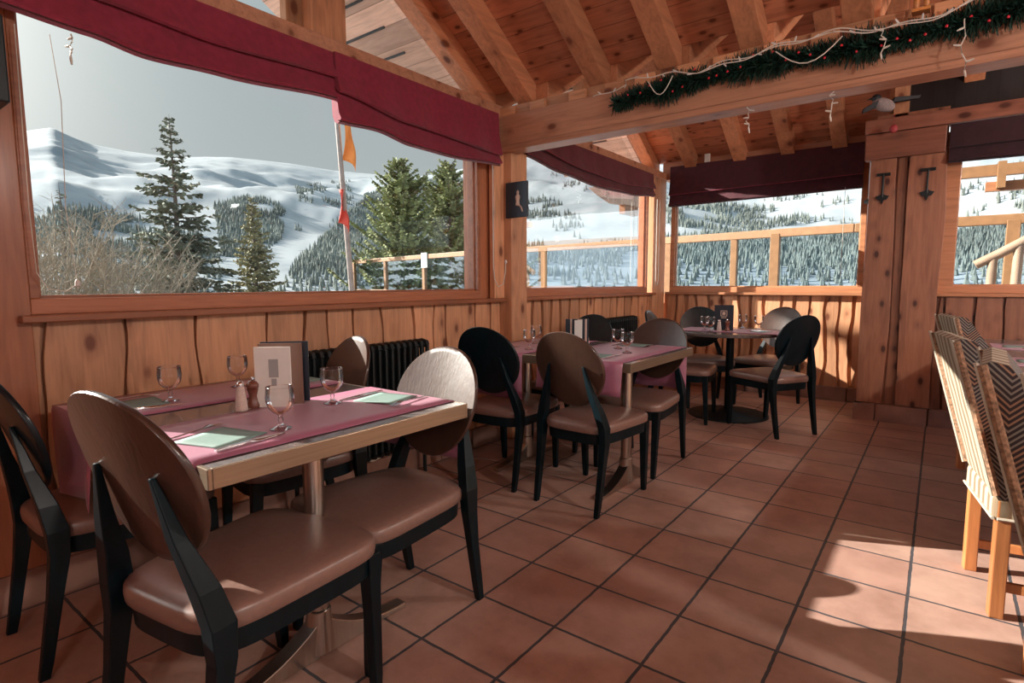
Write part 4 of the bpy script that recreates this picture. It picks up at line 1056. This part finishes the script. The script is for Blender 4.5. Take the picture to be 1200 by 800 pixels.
# ------------------------------------------------------------------ mountains
SKY = [(-100, .15), (-88, .16), (-81.4, .184), (-78.6, .194), (-76.9, .205), (-75.6, .2125), (-74.6, .205), (-73, .196), (-70.8, .192), (-67.7, .190), (-65.2, .195), (-63.1, .198), (-61.1, .197), (-58.2, .195), (-54.4, .188), (-50.5, .185), (-47.2, .182), (-43.9, .19), (-40.5, .205), (-36.1, .245), (-28.8, .265), (-20.7, .26), (-13.3, .23), (-6.6, .21), (-.8, .22), (4.3, .24), (9, .24), (25, .2), (45, .15)]
def sky_e(a):
    for (x0, y0), (x1, y1) in zip(SKY, SKY[1:]):
        if x0 <= a <= x1: return y0 + (y1 - y0) * (a - x0) / (x1 - x0)
    return .15
import mathutils.noise as mn
R0, R1 = 450.0, 2600.0
def hgt(a, r):
    E = sky_e(a); t_ = (r - R0) / (R1 - R0)
    if t_ <= 0: 
        return -1.6 - 28 * max(0, min(1, (r - 30) / 420)) ** 1.2
    x_, y_ = r * math.sin(R(a)), r * math.cos(R(a))
    n1 = mn.fractal(Vector((x_ / 420, y_ / 420, 2.3)), 1.0, 2.0, 5)
    n2 = mn.ridged_multi_fractal(Vector((x_ / 700, y_ / 700, 7.7)), 1.0, 2.0, 5, 1.0, 2.0)
    zz = -29.6 + (E * R1 + 29.6) * (t_ ** 1.08)
    amp = 70 * math.sin(PI * min(1, t_) ** 1.2) * min(1, t_ * 3)
    return zz + amp * (n1 * .75 + (n2 - 1.2) * .28) * (1 - .6 * max(0, t_ - .75) / .25)
b = MB(); A = [-100 + .3 * i for i in range(484)]; RS = [24 + (R0 - 24) * (i / 8) for i in range(8)] + [R0 + (R1 - R0) * (i / 74) for i in range(75)] + [R1 + 120, R1 + 500]
vs = []
for a in A:
    for r_ in RS:
        z = hgt(a, r_) if r_ <= R1 else hgt(a, R1) - (60 if r_ < R1 + 200 else 400)
        vs.append((r_ * math.sin(R(a)), r_ * math.cos(R(a)), z))
nr = len(RS)
b.add(vs, [(i * nr + j, (i + 1) * nr + j, (i + 1) * nr + j + 1, i * nr + j + 1) for i in range(len(A) - 1) for j in range(nr - 1)], .5)
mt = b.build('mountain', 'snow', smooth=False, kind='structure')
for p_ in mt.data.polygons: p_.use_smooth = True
b = MB(); b.box(-40, 30, -30, 40, -2.2, -1.62); b.build('ground', 'snowground', kind='structure')
b = MB(); b.box(-16.5, 6, FY + .3, 12.6, -.25, -.12); b.box(-6.5, -2.97, -4, FY + .3, -.25, -.12); b.build('terrace_deck', 'snowground', kind='structure')

# forest on the opposite slope
POLY = [
 ([(-60.3, -.03), (-58.2, .030), (-55.85, .072), (-53.84, .1067), (-51.4, .1504), (-48.5, .172), (-45.6, .178), (-40.1, .18), (-37, .19), (-37, -.03)], 1.0),
 ([(-64.7, .123), (-61.2, .142), (-58.8, .122), (-59.2, .074), (-61.5, .0386), (-64.4, .0446)], .75),
 ([(-57.9, .160), (-52.9, .172), (-52.6, .133), (-55, .124), (-57.6, .136)], .35),
 ([(-79, .107), (-73.3, .108), (-70.8, .098), (-66, .075), (-64.5, .04), (-64.5, -.03), (-79, -.03)], .7),
 ([(-37, .065), (-28.7, .069), (-23.7, .060), (-22.5, -.03), (-37, -.03)], .55),
 ([(-37, .158), (-32.9, .143), (-29.5, .103), (-30.4, .077), (-37, .092)], .25),
 ([(-24, .074), (-15.9, .082), (-10.2, .0635), (-5.6, .0742), (-1, .06), (2, .07), (8, .078), (8, -.03), (-24, -.03)], 1.0),
 ([(-22, .131), (-16, .126), (-10.3, .1135), (-9.6, .091), (-14.5, .084), (-22, .091)], .5),
 ([(3.5, .13), (5.5, .13), (5.5, .09), (3.9, .09)], .4),
 ([(-34, .195), (-27, .19), (-25.4, .15), (-32, .155)], .06),
 ([(-24, .20), (6, .18), (6, .08), (-24, .08)], .05),
 ([(-58, .10), (-50, .12), (-50, .0), (-58, .0)], .12)]
def inside(p, poly):
    x_, y_ = p; c = False; n = len(poly)
    for i in range(n):
        (x1, y1), (x2, y2) = poly[i], poly[(i + 1) % n]
        if (y1 > y_) != (y2 > y_) and x_ < (x2 - x1) * (y_ - y1) / (y2 - y1) + x1: c = not c
    return c
rg = random.Random(99)
def fir_geo(mb, x, y, z, h, rg):
    w = h * rg.uniform(.17, .26); n = 5; rr = rg.random()
    for (za, zb, q) in ((.06, .70, 1.0), (.42, 1.0, .62)):
        a0 = rg.uniform(0, 1)
        vs = [(x + w * q * math.cos(2 * PI * k / n + a0) * rg.uniform(.75, 1.15), y + w * q * math.sin(2 * PI * k / n + a0) * rg.uniform(.75, 1.15), z + h * za) for k in range(n)] + [(x, y, z + h * zb)]
        mb.add(vs, [(k, (k + 1) % n, n) for k in range(n)], rr)
    
trees = []; tries = 0
while len(trees) < 36000 and tries < 700000:
    tries += 1
    a = rg.uniform(-79, 8); r_ = R0 * 1.2 + (R1 * .97 - R0 * 1.2) * rg.random() ** .8
    z = hgt(a, r_); el = (z - CAM_H) / r_
    dn = 0
    for pl, d in POLY:
        if inside((a, el), pl): dn = max(dn, d)
    if dn == 0: continue
    cl = mn.noise(Vector((r_ * math.sin(R(a)) / 60, r_ * math.cos(R(a)) / 60, 0)))
    if dn < 1 and cl < .25 - dn * .6: continue
    if rg.random() > dn + .1: continue
    # keep screen coverage even: accept proportional to distance
    trees.append((r_, a, z, rg.uniform(7, 13)))
trees.sort(key=lambda t_: -t_[3] / t_[0])
cells = {}; keep = []
for i, (r_, a, z, h) in enumerate(trees):
    x_, y_ = r_ * math.sin(R(a)), r_ * math.cos(R(a)); c_ = (int(x_ // 10), int(y_ // 10)); near = False
    for dx in (-1, 0, 1):
        for dy in (-1, 0, 1):
            for (px, py, big) in cells.get((c_[0] + dx, c_[1] + dy), ()):
                d2 = (px - x_) ** 2 + (py - y_) ** 2
                if d2 < (81 if big else 6): near = True
    if near: continue
    keep.append((r_, a, z, h)); cells.setdefault(c_, []).append((x_, y_, len(keep) <= 300))
trees = keep; print('TREES', len(trees))
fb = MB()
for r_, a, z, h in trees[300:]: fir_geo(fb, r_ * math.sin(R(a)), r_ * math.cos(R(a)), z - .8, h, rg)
fb.build('distant_forest', 'fir', label='haze-coloured fir forest covering the lower slopes of the mountains', cat='forest', kind='stuff')
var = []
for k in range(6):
    mb = MB(); fir_geo(mb, 0, 0, 0, 1.0, rg); o = mb.build('fir_tree', 'fir', label='distant haze-coloured fir tree on the opposite slope', cat='tree', group='fir trees on the opposite slope'); var.append(o)
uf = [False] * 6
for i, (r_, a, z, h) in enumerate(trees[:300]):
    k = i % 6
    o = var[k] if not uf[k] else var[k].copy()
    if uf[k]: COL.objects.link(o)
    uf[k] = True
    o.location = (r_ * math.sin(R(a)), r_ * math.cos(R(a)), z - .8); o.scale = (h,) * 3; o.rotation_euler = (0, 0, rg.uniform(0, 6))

# ------------------------------------------------------------------ light
sd = Vector((1, .43, -.485)).normalized()
sun = bpy.data.lights.new('sun', 'SUN'); sun.energy = 15.0; sun.angle = R(.4); sun.color = (1.0, .92, .82)
so = bpy.data.objects.new('sun', sun); COL.objects.link(so); so.rotation_euler = (-sd).to_track_quat('Z', 'Y').to_euler()
so.location = (-20, -5, 15)
w = bpy.data.worlds.new('world'); scn.world = w; w.use_nodes = True; nt = w.node_tree; nt.nodes.clear()
out = N(nt, 'ShaderNodeOutputWorld'); bg = N(nt, 'ShaderNodeBackground'); nt.links.new(bg.outputs[0], out.inputs[0])
tc = N(nt, 'ShaderNodeTexCoord'); sp = N(nt, 'ShaderNodeSeparateXYZ'); nt.links.new(tc.outputs['Generated'], sp.inputs[0])
base = ramp(nt, sp.outputs[2], [(0.0, (.54, .57, .575)), (.12, (.49, .53, .535)), (.35, (.42, .475, .49)), (1.0, (.34, .43, .50))])
dot = N(nt, 'ShaderNodeVectorMath', operation='DOT_PRODUCT'); nt.links.new(tc.outputs['Generated'], dot.inputs[0]); dot.inputs[1].default_value = tuple(-sd)
g1 = math_n(nt, 'POWER', math_n(nt, 'MAXIMUM', dot.outputs['Value'], 0.0), 12.0)
glow = mixc(nt, 1.0, base, mixc(nt, g1, (0, 0, 0), (5.0, 4.7, 4.2)), 'ADD')
back = math_n(nt, 'MAXIMUM', math_n(nt, 'MULTIPLY', sp.outputs[1], -1.0), 0.0)
glow = mixc(nt, 1.0, glow, mixc(nt, back, (0, 0, 0), (1.0, 1.4, 1.75)), 'ADD')
nt.links.new(glow, bg.inputs[0]); bg.inputs[1].default_value = 1.0

# added lamps that brighten the room, none seen there (behind and beside the camera)
def fill(x, y, z, e, label):
    t = empty('fill_lamp', (x, y, z), 0, label, 'lamp', 'pendant lamps added outside the view')
    b = MB(); b.lathe([(.03, .10), (.055, .095), (.05, .11), (.02, .12)], n=24); b.build('cap', 'iron', t, smooth=True)
    b = MB(); b.tube([(0, 0, .11), (0, 0, .55)], .004, 6); b.build('flex', 'iron', t)
    b = MB(); b.lathe([(.002, -.11), (.06, -.09), (.10, -.04), (.105, .01), (.085, .07), (.05, .10)], n=24); b.build('globe', 'lamp_glass', t, smooth=True)
    L = bpy.data.lights.new('fill_light', 'POINT'); L.shadow_soft_size = .09; L.energy = e; L.color = (1, .93, .85)
    o = bpy.data.objects.new('fill_light', L); COL.objects.link(o); o.parent = t
M['lamp_glass'] = glass_mat('opal_globe', (.95, .95, .95), 1.2)
for (x_, y_), l_ in zip(((2.2, 1.2), (2.2, 3.9), (1.2, -1.6)), ('globe pendant lamp added right of the camera', 'globe pendant lamp added over the right-hand table', 'globe pendant lamp added behind the camera')):
    fill(x_, y_, 2.35, 45 if y_ < 0 else 135, l_)

vs_ = scn.view_settings
vs_.view_transform = 'Standard'; vs_.look = 'None'; vs_.gamma = 1.0; vs_.exposure = 0.0; vs_.use_curve_mapping = False
scn.cycles.transparent_max_bounces = 24
